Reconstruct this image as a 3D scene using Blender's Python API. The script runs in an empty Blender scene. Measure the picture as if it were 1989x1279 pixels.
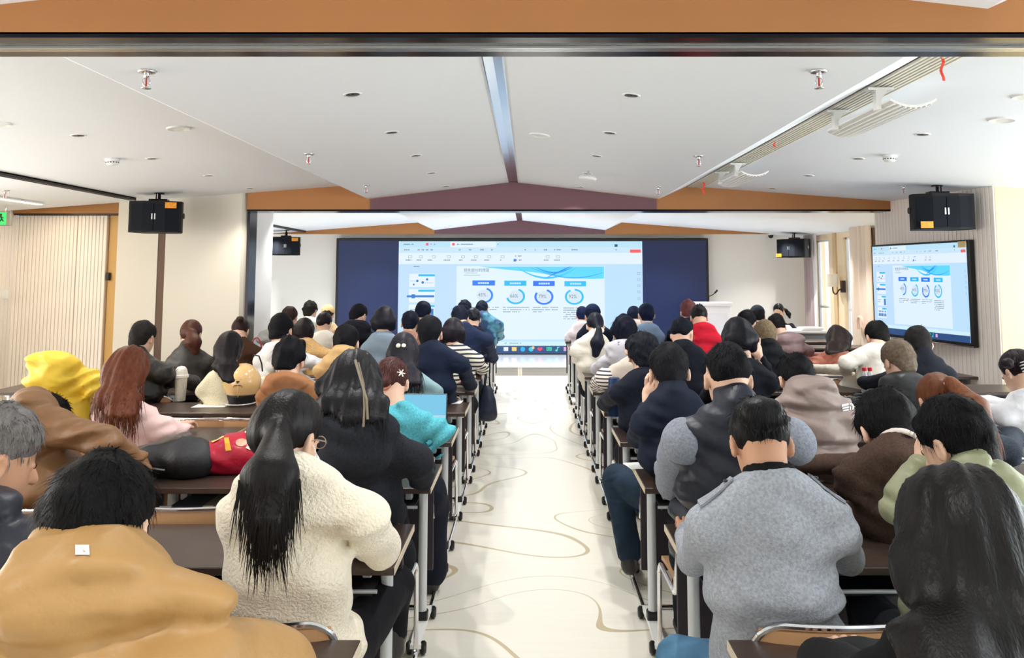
import bpy, math, random
import numpy as np
from mathutils import Vector, Matrix, Euler

random.seed(7)
SC = bpy.context.scene
COL = SC.collection
# ------------------------------------------------------------------ camera, world, lights, exposure
F = 1550.0                       # focal length in photograph pixels (1989 wide)
HC = 1.66                        # camera height
TH = math.radians(5.0)           # tilt up
CT, ST = math.cos(TH), math.sin(TH)
VPX, HY = 1027.0, 533.0          # vanishing point of the aisle in the photograph
PY = HY - F * math.tan(TH)       # principal point row
cam_d = bpy.data.cameras.new('camera')
cam = bpy.data.objects.new('camera', cam_d); COL.objects.link(cam)
cam.location = (0, 0, HC)
cam.rotation_euler = (math.pi / 2 + TH, 0, 0)
cam_d.sensor_width = 36; cam_d.lens = F / 1989 * 36
cam_d.shift_x = -(VPX - 994.5) / 1989
cam_d.shift_y = -(639.5 - PY) / 1989
cam_d.clip_start = 0.05
SC.camera = cam
SC.view_settings.view_transform = 'Standard'
SC.view_settings.look = 'None'
SC.view_settings.gamma = 1
SC.view_settings.use_curve_mapping = False
SC.view_settings.exposure = 0.0
SC.cycles.use_denoising = True
SC.cycles.max_bounces = 8
SC.cycles.diffuse_bounces = 5
SC.cycles.sample_clamp_indirect = 6
W = bpy.data.worlds.new('world'); SC.world = W; W.use_nodes = True
W.node_tree.nodes['Background'].inputs[0].default_value = (0.86, 0.93, 1.0, 1)
W.node_tree.nodes['Background'].inputs[1].default_value = 3.5

def area(name, loc, rot, sx, sy, power, col=(1, 1, 1)):
    l = bpy.data.lights.new(name, 'AREA'); l.shape = 'RECTANGLE'; l.size = sx; l.size_y = sy
    l.energy = power; l.color = col
    o = bpy.data.objects.new(name, l); COL.objects.link(o); o.location = loc; o.rotation_euler = rot
    return o
R90 = math.pi / 2
# unseen area fills added behind the camera and along both near sides
area('daylight_rear', (0.2, -2.9, 1.45), (R90, 0, 0), 10.5, 2.2, 38, (0.95, 0.98, 1.0))
area('daylight_right', (6.15, 3.0, 1.45), (0, R90, 0), 2.1, 7.0, 370, (0.88, 0.95, 1.0))
area('lamplight_left', (-5.55, 3.2, 1.5), (0, -R90, 0), 2.0, 7.0, 205, (1.0, 0.97, 0.92))

# ------------------------------------------------------------------ pixel -> world
def PD(u, v, Y):
    a = (PY - v) / F
    zh = Y * (a * CT + ST) / (CT - a * ST)
    zc = Y * CT + zh * ST
    return Vector(((u - VPX) / F * zc, Y, HC + zh))
def PH(u, v, h):
    a = (PY - v) / F; zh = h - HC
    Y = zh * (CT - a * ST) / (a * CT + ST)
    return PD(u, v, Y)
def PX(Y, h=0.9):                # pixels per metre at depth Y
    return F / (Y * CT + (h - HC) * ST)

# ------------------------------------------------------------------ materials
def lin(c):
    return tuple(((x / 255) / 12.92 if x / 255 <= 0.04045 else ((x / 255 + 0.055) / 1.055) ** 2.4) for x in c)
MATS = {}
def mat(name, rgb, rough=0.6, metal=0.0, bump=None, fold=None, spec=0.5, var=None, emit=0.0, coat=0.0, sheen=0.0, aniso=None, alpha=None, trans=0.0):
    """rgb in sRGB 0-255. bump=(scale, strength, distance[, (sx,sy,sz)]); var=(scale, amount[, (sx,sy,sz)])"""
    if name in MATS: return MATS[name]
    m = bpy.data.materials.new(name); m.use_nodes = True
    nt = m.node_tree; p = nt.nodes['Principled BSDF']
    c = lin(rgb) + (1,)
    p.inputs['Base Color'].default_value = c
    p.inputs['Roughness'].default_value = rough
    p.inputs['Metallic'].default_value = metal
    p.inputs['Specular IOR Level'].default_value = spec
    if coat: p.inputs['Coat Weight'].default_value = coat; p.inputs['Coat Roughness'].default_value = 0.15
    if sheen: p.inputs['Sheen Weight'].default_value = sheen; p.inputs['Sheen Roughness'].default_value = 0.4
    if trans: p.inputs['Transmission Weight'].default_value = trans
    if emit:
        p.inputs['Emission Color'].default_value = c; p.inputs['Emission Strength'].default_value = emit
        p.inputs['Base Color'].default_value = (0.02, 0.02, 0.02, 1)
    def tc(sc):
        t = nt.nodes.new('ShaderNodeTexCoord'); mp = nt.nodes.new('ShaderNodeMapping')
        mp.inputs['Scale'].default_value = sc
        nt.links.new(t.outputs['Object'], mp.inputs['Vector']); return mp.outputs[0]
    if bump:
        n = nt.nodes.new('ShaderNodeTexNoise'); n.inputs['Scale'].default_value = bump[0]; n.inputs['Detail'].default_value = 3
        nt.links.new(tc(bump[3] if len(bump) > 3 else (1, 1, 1)), n.inputs['Vector'])
        b = nt.nodes.new('ShaderNodeBump'); b.inputs['Strength'].default_value = bump[1]; b.inputs['Distance'].default_value = bump[2]
        nt.links.new(n.outputs['Fac'], b.inputs['Height']); nt.links.new(b.outputs[0], p.inputs['Normal'])
        if fold:                 # cloth creases: (scale, strength, distance)
            n2 = nt.nodes.new('ShaderNodeTexNoise'); n2.noise_type = 'RIDGED_MULTIFRACTAL'; n2.inputs['Scale'].default_value = fold[0]; n2.inputs['Detail'].default_value = 1.5; n2.inputs['Distortion'].default_value = 0.6
            nt.links.new(tc(fold[3] if len(fold) > 3 else (1, 1, 1.7)), n2.inputs['Vector'])
            b2 = nt.nodes.new('ShaderNodeBump'); b2.inputs['Strength'].default_value = fold[1]; b2.inputs['Distance'].default_value = fold[2]
            nt.links.new(n2.outputs['Fac'], b2.inputs['Height']); nt.links.new(b2.outputs[0], b.inputs['Normal'])
    if var:
        n = nt.nodes.new('ShaderNodeTexNoise'); n.inputs['Scale'].default_value = var[0]; n.inputs['Detail'].default_value = 4
        nt.links.new(tc(var[2] if len(var) > 2 else (1, 1, 1)), n.inputs['Vector'])
        r = nt.nodes.new('ShaderNodeMapRange'); r.inputs[1].default_value = 0.3; r.inputs[2].default_value = 0.7
        r.inputs[3].default_value = 1 - var[1]; r.inputs[4].default_value = 1 + var[1]
        nt.links.new(n.outputs['Fac'], r.inputs[0])
        mx = nt.nodes.new('ShaderNodeVectorMath'); mx.operation = 'SCALE'; mx.inputs[0].default_value = c[:3]
        nt.links.new(r.outputs[0], mx.inputs['Scale']); nt.links.new(mx.outputs[0], p.inputs['Base Color'])
    MATS[name] = m
    return m

# ------------------------------------------------------------------ objects
def tag(o, label=None, cat=None, group=None, kind=None):
    if label: o['label'] = label
    if cat: o['category'] = cat
    if group: o['group'] = group
    if kind: o['kind'] = kind
    return o
def thing(name, label, cat, loc=(0, 0, 0), rz=0.0, group=None):
    o = bpy.data.objects.new(name, None); COL.objects.link(o)
    o.location = loc; o.rotation_euler = (0, 0, rz); o.empty_display_size = 0.05
    return tag(o, label, cat, group)
def link(name, me, parent=None, loc=None):
    o = bpy.data.objects.new(name, me); COL.objects.link(o)
    if parent: o.parent = parent
    if loc is not None: o.location = loc
    return o
def dup(root, loc=None, rz=None, label=None, group=None):
    def cp(o, par):
        c = o.copy(); COL.objects.link(c); c.parent = par
        for ch in KIDS.get(o.name, ()): KIDS.setdefault(c.name, []).append(cp(ch, c))
        return c
    r = cp(root, None)
    if loc is not None: r.location = loc
    if rz is not None: r.rotation_euler = (0, 0, rz)
    if label: r['label'] = label
    if group: r['group'] = group
    return r
KIDS = {}
def kids(o):                      # remember the children of a prototype for dup()
    for c in o.children:
        KIDS.setdefault(o.name, []).append(c); kids(c)

class MB:
    """a bag of vertices and faces that becomes ONE mesh object"""
    def __init__(s): s.v = []; s.f = []
    def add(s, vs, fs):
        b = len(s.v); s.v += [tuple(x) for x in vs]; s.f += [tuple(b + i for i in f) for f in fs]; return s
    def box(s, lo, hi, M=None):
        (a, b, c), (d, e, f) = lo, hi
        vs = [(a, b, c), (d, b, c), (d, e, c), (a, e, c), (a, b, f), (d, b, f), (d, e, f), (a, e, f)]
        if M: vs = [M @ Vector(x) for x in vs]
        return s.add(vs, [(0, 3, 2, 1), (4, 5, 6, 7), (0, 1, 5, 4), (1, 2, 6, 5), (2, 3, 7, 6), (3, 0, 4, 7)])
    def bbox(s, lo, hi, r=0.004, M=None):       # box with chamfered vertical and horizontal edges
        lo = Vector(lo); hi = Vector(hi); vs = []; 
        c = (lo + hi) / 2; h = (hi - lo) / 2; r = min(r, *(x * 0.9 for x in h))
        idx = {}
        for sx in (-1, 1):
            for sy in (-1, 1):
                for sz in (-1, 1):
                    for ax in range(3):
                        q = Vector((sx * (h.x - r), sy * (h.y - r), sz * (h.z - r))); q[ax] += (sx, sy, sz)[ax] * r
                        idx[(sx, sy, sz, ax)] = len(vs); vs.append(c + q)
        fs = []
        for ax in range(3):
            o1, o2 = [(1, 2), (2, 0), (0, 1)][ax]
            for sg in (-1, 1):
                def key(a, b):
                    k = [0, 0, 0]; k[ax] = sg; k[o1] = a; k[o2] = b; return idx[(k[0], k[1], k[2], ax)]
                q = [key(-1, -1), key(1, -1), key(1, 1), key(-1, 1)]
                fs.append(q if sg > 0 else q[::-1])
        for ax in range(3):                      # edges along ax
            o1, o2 = [(1, 2), (2, 0), (0, 1)][ax]
            for a in (-1, 1):
                for b in (-1, 1):
                    def key(e, w):
                        k = [0, 0, 0]; k[ax] = e; k[o1] = a; k[o2] = b; return idx[(k[0], k[1], k[2], w)]
                    q = [key(-1, o1), key(1, o1), key(1, o2), key(-1, o2)]
                    fs.append(q if a * b < 0 else q[::-1])
        for sx in (-1, 1):
            for sy in (-1, 1):
                for sz in (-1, 1):
                    t = [idx[(sx, sy, sz, i)] for i in range(3)]
                    fs.append(t if sx * sy * sz > 0 else t[::-1])
        if M: vs = [M @ x for x in vs]
        return s.add(vs, fs)
    def tube(s, pts, r, n=8, caps=True, closed=False):
        pts = [Vector(p) for p in pts]; N = len(pts)
        rs = r if isinstance(r, (list, tuple)) else [r] * N
        vs = []; up = None
        for i, p in enumerate(pts):
            if closed: t = pts[(i + 1) % N] - pts[i - 1]
            else: t = pts[min(i + 1, N - 1)] - pts[max(i - 1, 0)]
            t.normalize()
            if up is None:
                up = Vector((0, 0, 1)) if abs(t.z) < 0.9 else Vector((1, 0, 0))
            x = up.cross(t)
            if x.length < 1e-4: x = Vector((1, 0, 0)).cross(t)
            x.normalize(); y = t.cross(x).normalized(); up = y
            for k in range(n):
                a = 2 * math.pi * k / n
                vs.append(p + (x * math.cos(a) + y * math.sin(a)) * rs[i])
        fs = []
        for i in range(N if closed else N - 1):
            j = (i + 1) % N
            for k in range(n):
                l = (k + 1) % n
                fs.append((i * n + k, i * n + l, j * n + l, j * n + k))
        if caps and not closed:
            fs.append(tuple(range(n - 1, -1, -1))); fs.append(tuple((N - 1) * n + k for k in range(n)))
        return s.add(vs, fs)
    def lathe(s, prof, c=(0, 0, 0), n=20, M=None):
        vs = []; c = Vector(c)
        for (r, z) in prof:
            for k in range(n):
                a = 2 * math.pi * k / n
                vs.append(c + Vector((r * math.cos(a), r * math.sin(a), z)))
        fs = []
        for i in range(len(prof) - 1):
            for k in range(n):
                l = (k + 1) % n
                fs.append((i * n + k, i * n + l, (i + 1) * n + l, (i + 1) * n + k))
        if prof[0][0] > 1e-5: fs.append(tuple(range(n - 1, -1, -1)))
        if prof[-1][0] > 1e-5: fs.append(tuple((len(prof) - 1) * n + k for k in range(n)))
        if M: vs = [M @ v for v in vs]
        return s.add(vs, fs)
    def prism(s, poly, a, b):                    # poly: list of Vectors, extruded by vectors a..b
        n = len(poly); a = Vector(a); b = Vector(b)
        vs = [Vector(p) + a for p in poly] + [Vector(p) + b for p in poly]
        fs = [tuple(range(n - 1, -1, -1)), tuple(range(n, 2 * n))]
        fs += [(i, (i + 1) % n, n + (i + 1) % n, n + i) for i in range(n)]
        return s.add(vs, fs)
    def mesh(s, name, m, smooth=False, angle=None):
        me = bpy.data.meshes.new(name); me.from_pydata(s.v, [], s.f); me.materials.append(m)
        me.validate(clean_customdata=False)
        if smooth:
            me.polygons.foreach_set('use_smooth', [True] * len(me.polygons))
            if angle: me.set_sharp_from_angle(angle=math.radians(angle))
        me.update(); return me
    def build(s, name, m, parent=None, smooth=False, angle=40, kind=None):
        o = link(name, s.mesh(name, m, smooth, angle), parent)
        if kind: o['kind'] = kind
        return o
def struct(name, mb, m, **k):
    o = mb.build(name, m, **k); o['kind'] = 'structure'; return o
def fillet(pts, r, n=5):
    """round the inner corners of a polyline"""
    pts = [Vector(p) for p in pts]; out = [pts[0]]
    for i in range(1, len(pts) - 1):
        p, a, b = pts[i], pts[i - 1] - pts[i], pts[i + 1] - pts[i]
        q = min(r, a.length * 0.49, b.length * 0.49)
        s, e = p + a.normalized() * q, p + b.normalized() * q
        for k in range(n + 1):
            t = k / n
            out.append(s * (1 - t) ** 2 + p * 2 * t * (1 - t) + e * t * t)
    out.append(pts[-1]); return out

# common materials
M_WHITE = mat('ceiling_paint', (238, 243, 250), 0.85, bump=(30, 0.05, 0.002))
M_CREAM = mat('cream_wall_paint', (224, 219, 208), 0.8, bump=(40, 0.05, 0.002))
M_ORANGE = mat('ochre_beam_paint', (172, 116, 66), 0.6, var=(3, 0.04))
M_MAUVE = mat('plum_gable', (112, 78, 86), 0.6)  # plum tone of the gable centres, apart from the ochre beams
M_CHROME = mat('chrome', (225, 225, 228), 0.12, 1.0)
M_BLACK = mat('black_plastic', (18, 18, 22), 0.4)
M_DKMETAL = mat('dark_polished_metal', (40, 38, 42), 0.18, 1.0)
M_STEEL = mat('white_steel', (214, 218, 222), 0.35, 0.2)
M_WHITEP = mat('white_plastic', (236, 236, 234), 0.4)
# ================================================================== the room
YB2F, YB2R = 8.78, 9.03        # second beam
YW = 15.3                      # front wall
CX = -0.17                     # axis of the ceiling
def ceil_z(X):
    a = abs(X - CX)
    if a <= 1.61: return HC + 1.018 - (1.018 - 0.83) * a / 1.61
    return HC + 0.972 - 0.075 * max(a - 1.92, 0)
def PC(u, v):                  # pixel -> point on the sloped ceiling
    X = 0.0
    for _ in range(30):
        p = PH(u, v, ceil_z(X)); X = X * 0.5 + p.x * 0.5
    return Vector((p.x, p.y, ceil_z(p.x)))

# floor: cream sheet floor with thin looping taupe lines
mf = bpy.data.materials.new('cream_floor'); mf.use_nodes = True
nt = mf.node_tree; P = nt.nodes['Principled BSDF']; P.inputs['Roughness'].default_value = 0.32
P.inputs['Specular IOR Level'].default_value = 0.4
t = nt.nodes.new('ShaderNodeTexCoord'); mp = nt.nodes.new('ShaderNodeMapping'); mp.inputs['Scale'].default_value = (0.85, 1.0, 1)
mp.inputs['Location'].default_value = (3.3, 1.7, 0)
nt.links.new(t.outputs['Object'], mp.inputs[0])
n1 = nt.nodes.new('ShaderNodeTexNoise'); n1.inputs['Scale'].default_value = 0.75; n1.inputs['Detail'].default_value = 0.0; n1.inputs['Distortion'].default_value = 0.9
nt.links.new(mp.outputs[0], n1.inputs['Vector'])
mu = nt.nodes.new('ShaderNodeMath'); mu.operation = 'MULTIPLY'; mu.inputs[1].default_value = 9.0; nt.links.new(n1.outputs['Fac'], mu.inputs[0])
fr = nt.nodes.new('ShaderNodeMath'); fr.operation = 'PINGPONG'; fr.inputs[1].default_value = 0.5; nt.links.new(mu.outputs[0], fr.inputs[0])
n2 = nt.nodes.new('ShaderNodeTexNoise'); n2.inputs['Scale'].default_value = 0.9; n2.inputs['Detail'].default_value = 0
nt.links.new(mp.outputs[0], n2.inputs['Vector'])
th = nt.nodes.new('ShaderNodeMapRange'); th.inputs[1].default_value = 0.35; th.inputs[2].default_value = 0.7; th.inputs[3].default_value = 0.012; th.inputs[4].default_value = 0.05
nt.links.new(n2.outputs['Fac'], th.inputs[0])
lt = nt.nodes.new('ShaderNodeMath'); lt.operation = 'LESS_THAN'; nt.links.new(fr.outputs[0], lt.inputs[0]); nt.links.new(th.outputs[0], lt.inputs[1])
n3 = nt.nodes.new('ShaderNodeTexNoise'); n3.inputs['Scale'].default_value = 3; n3.inputs['Detail'].default_value = 4
mp3 = nt.nodes.new('ShaderNodeMapping'); mp3.inputs['Scale'].default_value = (1, 9, 1); nt.links.new(t.outputs['Object'], mp3.inputs[0]); nt.links.new(mp3.outputs[0], n3.inputs['Vector'])
m1 = nt.nodes.new('ShaderNodeMix'); m1.data_type = 'RGBA'; m1.inputs[6].default_value = lin((228, 225, 214)) + (1,); m1.inputs[7].default_value = lin((221, 216, 203)) + (1,)
nt.links.new(n3.outputs['Fac'], m1.inputs[0])
m2 = nt.nodes.new('ShaderNodeMix'); m2.data_type = 'RGBA'; m2.inputs[7].default_value = lin((186, 172, 142)) + (1,)
nt.links.new(lt.outputs[0], m2.inputs[0]); nt.links.new(m1.outputs[2], m2.inputs[6]); nt.links.new(m2.outputs[2], P.inputs['Base Color'])
struct('floor', MB().box((-6.6, -3.2, -0.1), (6.6, YW + 0.2, 0)), mf)

# ceiling: three bays of the same folded profile
def ceiling_bay(y0, y1):
    L = 1.61; Hh = 1.92; zr, zv, zh = HC + 1.018, HC + 0.83, HC + 0.972
    s = 0.045
    prof = [(-6.6, ceil_z(-6.6)), (CX - Hh, zh), (CX - L, zv), (CX - s, zr - 0.006), (CX - s, zr + 0.02), (CX + s, zr + 0.02), (CX + s, zr - 0.006), (CX + L, zv), (CX + Hh, zh), (6.6, ceil_z(6.6))]
    top = HC + 1.25
    mb = MB()
    for i in range(len(prof) - 1):
        (xa, za), (xb, zb) = prof[i], prof[i + 1]
        if abs(xa - xb) < 1e-6: 
            mb.add([(xa, y0, za), (xa, y0, zb), (xa, y1, zb), (xa, y1, za)], [(0, 1, 2, 3)]); continue
        mb.prism([(xa, 0, za), (xb, 0, zb), (xb, 0, top), (xa, 0, top)], (0, y0, 0), (0, y1, 0))
    return mb
struct('ceiling', ceiling_bay(-3.2, 2.44), M_WHITE)
struct('ceiling', ceiling_bay(2.66, YB2F), M_WHITE)
struct('ceiling', ceiling_bay(YB2R, YW), M_WHITE)
M_STRIP = mat('polished_ridge_strip', (205, 212, 220), 0.16, 1.0)
for y0, y1, nm in ((2.66, YB2F, 'trim_1'), (YB2R, YW - 0.1, 'trim_2')):
    mb = MB(); z = HC + 1.018
    mb.add([(CX - 0.045, y0, z - 0.006), (CX, y0, z + 0.004), (CX + 0.045, y0, z - 0.006), (CX - 0.045, y1, z - 0.006), (CX, y1, z + 0.004), (CX + 0.045, y1, z - 0.006)], [(0, 1, 4, 3), (1, 2, 5, 4)])
    mb.box((CX - 0.05, y0, z - 0.012), (CX - 0.045, y1, z + 0.004)); mb.box((CX + 0.045, y0, z - 0.012), (CX + 0.05, y1, z + 0.004))
    struct(nm, mb, M_STRIP)

# beams
BZ = HC + 0.715
def beam(y0, y1, x0, x1, nm):
    z1 = HC + 1.24
    o = struct(nm, MB().box((x0, y0, BZ + 0.01), (x1, y1, z1)), M_ORANGE)
    return o
Y1F, Y1R = 2.44, 2.66
bz1 = PD(1000, 66, Y1F).z
struct('beam', MB().box((-6.6, Y1F, bz1), (6.6, Y1R, HC + 1.24)), M_ORANGE)
zl = PD(1000, 104, Y1R).z
tr = MB()                        # partition track under the first beam
tr.box((-6.6, Y1F + 0.004, bz1 - 0.012), (6.6, Y1F + 0.085, bz1)); tr.box((-6.6, Y1R - 0.07, bz1 - 0.012), (6.6, Y1R - 0.001, bz1))
tr.box((-6.6, Y1F, bz1 - 0.012), (6.6, Y1F + 0.004, bz1 + 0.006))
struct('trim_3', tr, M_DKMETAL)
rl = MB()
rl.box((-6.6, Y1F + 0.087, bz1 - 0.02), (6.6, Y1F + 0.107, bz1 - 0.001)); rl.box((-6.6, Y1F + 0.112, bz1 - 0.02), (6.6, Y1F + 0.128, bz1 - 0.001))
struct('trim_4', rl, mat('brushed_aluminium', (215, 218, 220), 0.28, 1.0))
# second beam, its plum centre panel and its dark track
x0b, x1b = PD(480, 400, YB2F).x, 4.12
b2z = PD(1000, 407, YB2F).z
struct('beam', MB().box((x0b, YB2F, b2z), (x1b, YB2R, HC + 1.24)), M_ORANGE)
zr = HC + 1.018
struct('trim_5', MB().prism([(CX - 1.58, 0, b2z), (CX + 1.58, 0, b2z), (CX + 1.58, 0, HC + 0.825), (CX, 0, zr - 0.004), (CX - 1.58, 0, HC + 0.825)], (0, YB2F - 0.012, 0), (0, YB2F, 0)), M_MAUVE)
struct('trim_6', MB().box((x0b, YB2F + 0.003, b2z - 0.02), (x1b, YB2R, b2z)), M_DKMETAL)
# front gable above the video wall
g = PD(1000, 455, YW - 0.25).z
mb = MB()
pl = PD(580, 453, YW - 0.25); ph = PD(830, 437, YW - 0.25); pv = PD(860, 452, YW - 0.25); 
for sg in (-1, 1):
    xv, xh = CX + sg * 1.61, CX + sg * 1.92
    poly = [(xv, 0, HC + 0.82), (xh, 0, HC + 0.972), (CX + sg * 4.7, 0, g + 0.005), (CX + sg * 4.7, 0, g), (xv, 0, g)]
    mb.prism(poly if sg < 0 else poly[::-1], (0, YW - 0.27, 0), (0, YW - 0.2, 0))
struct('trim_7', mb, M_ORANGE)
struct('trim_8', MB().prism([(CX - 1.61, 0, g), (CX + 1.61, 0, g), (CX + 1.61, 0, HC + 0.83), (CX, 0, zr), (CX - 1.61, 0, HC + 0.83)], (0, YW - 0.27, 0), (0, YW - 0.2, 0)), M_MAUVE)

# walls
struct('wall_front', MB().box((-6.6, YW, 0), (6.6, YW + 0.15, HC + 1.2)), mat('white_wall_paint', (240, 238, 232), 0.8))
struct('wall_back', MB().box((-6.6, -3.3, 0), (6.6, -3.2, HC + 1.2)), M_CREAM)
xl0, xl1, xl2 = PD(222, 600, YB2F).x, PD(303, 560, YB2F).x, PD(319, 560, YB2F).x
struct('wall_left_pier', MB().box((xl0, YB2F, 0), (xl1, YB2R + 0.55, HC + 1.2)), M_CREAM)
struct('wall_left_pier', MB().box((xl2, YB2F - 0.015, 0), (x0b - 0.05, YB2R + 0.55, HC + 1.2)).prism([(x0b - 0.05, YB2F - 0.015, 0), (x0b, YB2F + 0.06, 0), (x0b, YB2R + 0.5, 0), (x0b - 0.05, YB2R + 0.55, 0)], (0, 0, 0), (0, 0, HC + 1.2)), M_CREAM)
struct('trim_9', MB().box((xl1, YB2F + 0.01, 0), (xl2, YB2R, HC + 0.9)), mat('brown_door_post', (92, 62, 38), 0.5))
struct('trim_10', MB().box((x0b, YB2F + 0.02, 0), (x0b + 0.03, YB2R, b2z - 0.02)), M_DKMETAL)
# pier return past the beam
px = PD(527, 560, 9.62)
struct('wall_left_return', MB().box((x0b - 1.6, 9.05, 0), (px.x, 9.62, HC + 1.2)), mat('white_pier_paint', (246, 246, 246), 0.7))
# lintel, folding partition of ribbed panels, far left wall
M_LINTEL = mat('brown_lintel', (168, 116, 60), 0.5)
pa = PD(28, 415, YB2F + 0.05); pb = PD(224, 395, YB2F + 0.05)
struct('trim_11', MB().box((pa.x, YB2F + 0.03, pa.z), (xl0, YB2R, HC + 1.2)), M_LINTEL)
struct('trim_12', MB().box((pa.x, YB2F + 0.04, pa.z - 0.018), (xl0, YB2R, pa.z)), M_BLACK)
M_SLAT = mat('pale_ribbed_panel', (246, 238, 230), 0.5, var=(6, 0.05, (1, 1, 0.1)))
M_GROOVE = mat('ribbed_panel_groove', (222, 206, 188), 0.7)
def ribbed(parent, a, b, z0, z1, pitch, m, depth=0.012, rib=0.86):
    """upright ribs along the line a->b, each one a part called slat, facing left of a->b"""
    a = Vector(a); b = Vector(b); L = (b - a).length; n = max(int(round(L / pitch)), 1); w = L / n
    d = (b - a).normalized(); nrm = Vector((d.y, -d.x, 0))
    me = None
    ang = math.atan2(d.y, d.x)
    mb = MB(); g2 = w * (1 - rib) / 2
    mb.prism([(g2, 0, 0), (g2, -depth * 0.7, 0), (g2 + 0.004, -depth, 0), (w - g2 - 0.004, -depth, 0), (w - g2, -depth * 0.7, 0), (w - g2, 0, 0)][::-1], (0, 0, z0), (0, 0, z1))
    me = mb.mesh('slat', m)
    for i in range(n):
        o = link('slat', me, parent); o.location = a + d * (w * i); o.rotation_euler = (0, 0, ang)
def panel_wall(name, a, b, z0, z1, pitch, thick=0.06, kind=True):
    a = Vector(a); b = Vector(b); d = (b - a).normalized(); nrm = Vector((d.y, -d.x, 0))
    mb = MB().prism([a, b, b - nrm * thick, a - nrm * thick], (0, 0, z0), (0, 0, z1))
    o = mb.build(name, M_GROOVE)
    if kind: o['kind'] = 'structure'
    ribbed(o, a, b, z0 + 0.001, z1 - 0.001, pitch, M_SLAT)
    return o
YP = YB2F + 0.12
xj = PD(147, 560, YP).x
o = panel_wall('partition_panel', (pa.x - 0.02, YP, 0), (xj - 0.006, YP, 0), 0.02, pa.z - 0.02, 0.042, kind=False)
tag(o, 'wide ribbed wooden partition panel under the brown lintel at left', 'partition')
o = panel_wall('partition_panel', (xj + 0.006, YP - 0.015, 0), (PD(205, 560, YP).x, YP - 0.015, 0), 0.02, pa.z - 0.02, 0.042, kind=False)
tag(o, 'narrow ribbed wooden partition panel between the wide one and white pier', 'partition')
struct('trim_13', MB().box((PD(206, 560, YP).x, YP + 0.02, 0), (xl0 + 0.02, YP + 0.06, pa.z)), mat('honey_wood', (206, 164, 96), 0.45))
lk = MB().bbox((PD(209, 530, YP).x, YP - 0.03, PD(209, 545, YP).z), (PD(214, 530, YP).x, YP + 0.02, PD(209, 530, YP).z), 0.004).build('latch', M_BLACK)
tag(lk, 'small black latch at the right edge of the ribbed partition', 'latch')
struct('wall_left', MB().box((pa.x - 0.2, -3.2, 0), (pa.x - 0.09, 7.0, HC + 1.2)), M_SLAT)
wl = panel_wall('wall_left', (pa.x - 0.03, 7.0, 0), (pa.x - 0.03, YP, 0), 0.0, HC + 1.2, 0.062)
wl2 = struct('wall_left', MB().box((-6.6, YB2R + 0.1, 0), (-6.5, YW, HC + 1.2)), M_CREAM)
# near right: ribbed return wall that carries the wall television, then the yellow wall
A = PD(1705, 560, YB2R + 0.1); Bp = PD(1941, 560, 7.12)
RA, RB = Vector((A.x, A.y, 0)), Vector((Bp.x, Bp.y, 0))
wr = panel_wall('wall_right', (RA.x, RA.y, 0), (RB.x, RB.y, 0), 0.0, HC + 0.95, 0.062, 0.2)
struct('wall_right_return', MB().prism([(RB.x + 0.005, RB.y - 0.002, 0), (6.6, RB.y - 0.002, 0), (6.6, RB.y + 0.15, 0), (RB.x + 0.005, RB.y + 0.15, 0)], (0, 0, 0), (0, 0, HC + 1.2)), mat('yellow_cream_paint', (240, 216, 166), 0.8))
struct('wall_right', MB().box((6.4, -3.2, 0), (6.6, RB.y, HC + 1.2)), M_CREAM)
# far right wall of the front bay with two windows
XR = 5.28
wins = []
for ua, ub in ((1583, 1611), (1638, 1662)):
    ya = XR * F / (ua - VPX) / CT; yb = XR * F / (ub - VPX) / CT
    wins.append((yb, ya))
zs, zt = 0.35, HC + 0.62
mb = MB(); edges = [YB2R + 0.3] + [y for w in sorted(wins) for y in w] + [YW]
M_BEIGE = mat('beige_pillar_panel', (240, 218, 182), 0.6)
ys = sorted(wins)
prev = YB2R + 0.3
for (a, b) in ys:
    mb.box((XR, prev, 0), (XR + 0.2, a, HC + 1.2)); mb.box((XR, a, 0), (XR + 0.2, b, zs)); mb.box((XR, a, zt), (XR + 0.2, b, HC + 1.2)); prev = b
mb.box((XR, prev, 0), (XR + 0.2, YW, HC + 1.2))
struct('wall_right', mb, M_BEIGE)
for i, (a, b) in enumerate(ys):
    w = MB()
    f = 0.035
    w.box((XR + 0.06, a, zs), (XR + 0.12, a + f, zt)).box((XR + 0.06, b - f, zs), (XR + 0.12, b, zt)).box((XR + 0.06, a, zs), (XR + 0.12, b, zs + f)).box((XR + 0.06, a, zt - f), (XR + 0.12, b, zt))
    w.box((XR + 0.07, a, 1.05), (XR + 0.11, b, 1.09))
    o = struct(f'window_{i + 1}', w, M_WHITEP)
    gm = mat('window_glass', (250, 252, 255), 0.02, trans=1.0)
    MB().box((XR + 0.085, a + f, zs + f), (XR + 0.091, b - f, zt - f)).build('pane', gm, o)
# pale houses outside are only a glow: a bright wall of daylight is the world itself
# stage in front of the video wall
ps = PH(1000, 711, 0.16); YS = ps.y
M_STAGE = mat('glossy_white_stage', (226, 230, 236), 0.12, spec=0.6)
st = struct('stage', MB().box((-6.4, YS, 0), (XR, YW, 0.135)), mat('grey_stage_riser', (168, 166, 164), 0.5))
lip = MB().bbox((-6.4, YS - 0.025, 0.135), (XR, YW, 0.16), 0.004).build('stage_top', M_STAGE, st)
for u in (1010, 780, 1240):
    p = PD(u, 718, YS)
    MB().box((p.x - 0.035, YS - 0.012, 0.0), (p.x - 0.003, YS, 0.135)).box((p.x + 0.003, YS - 0.012, 0.0), (p.x + 0.035, YS, 0.135)).build('riser_joint', mat('ivory_joint', (226, 222, 210), 0.5), st)

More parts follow.
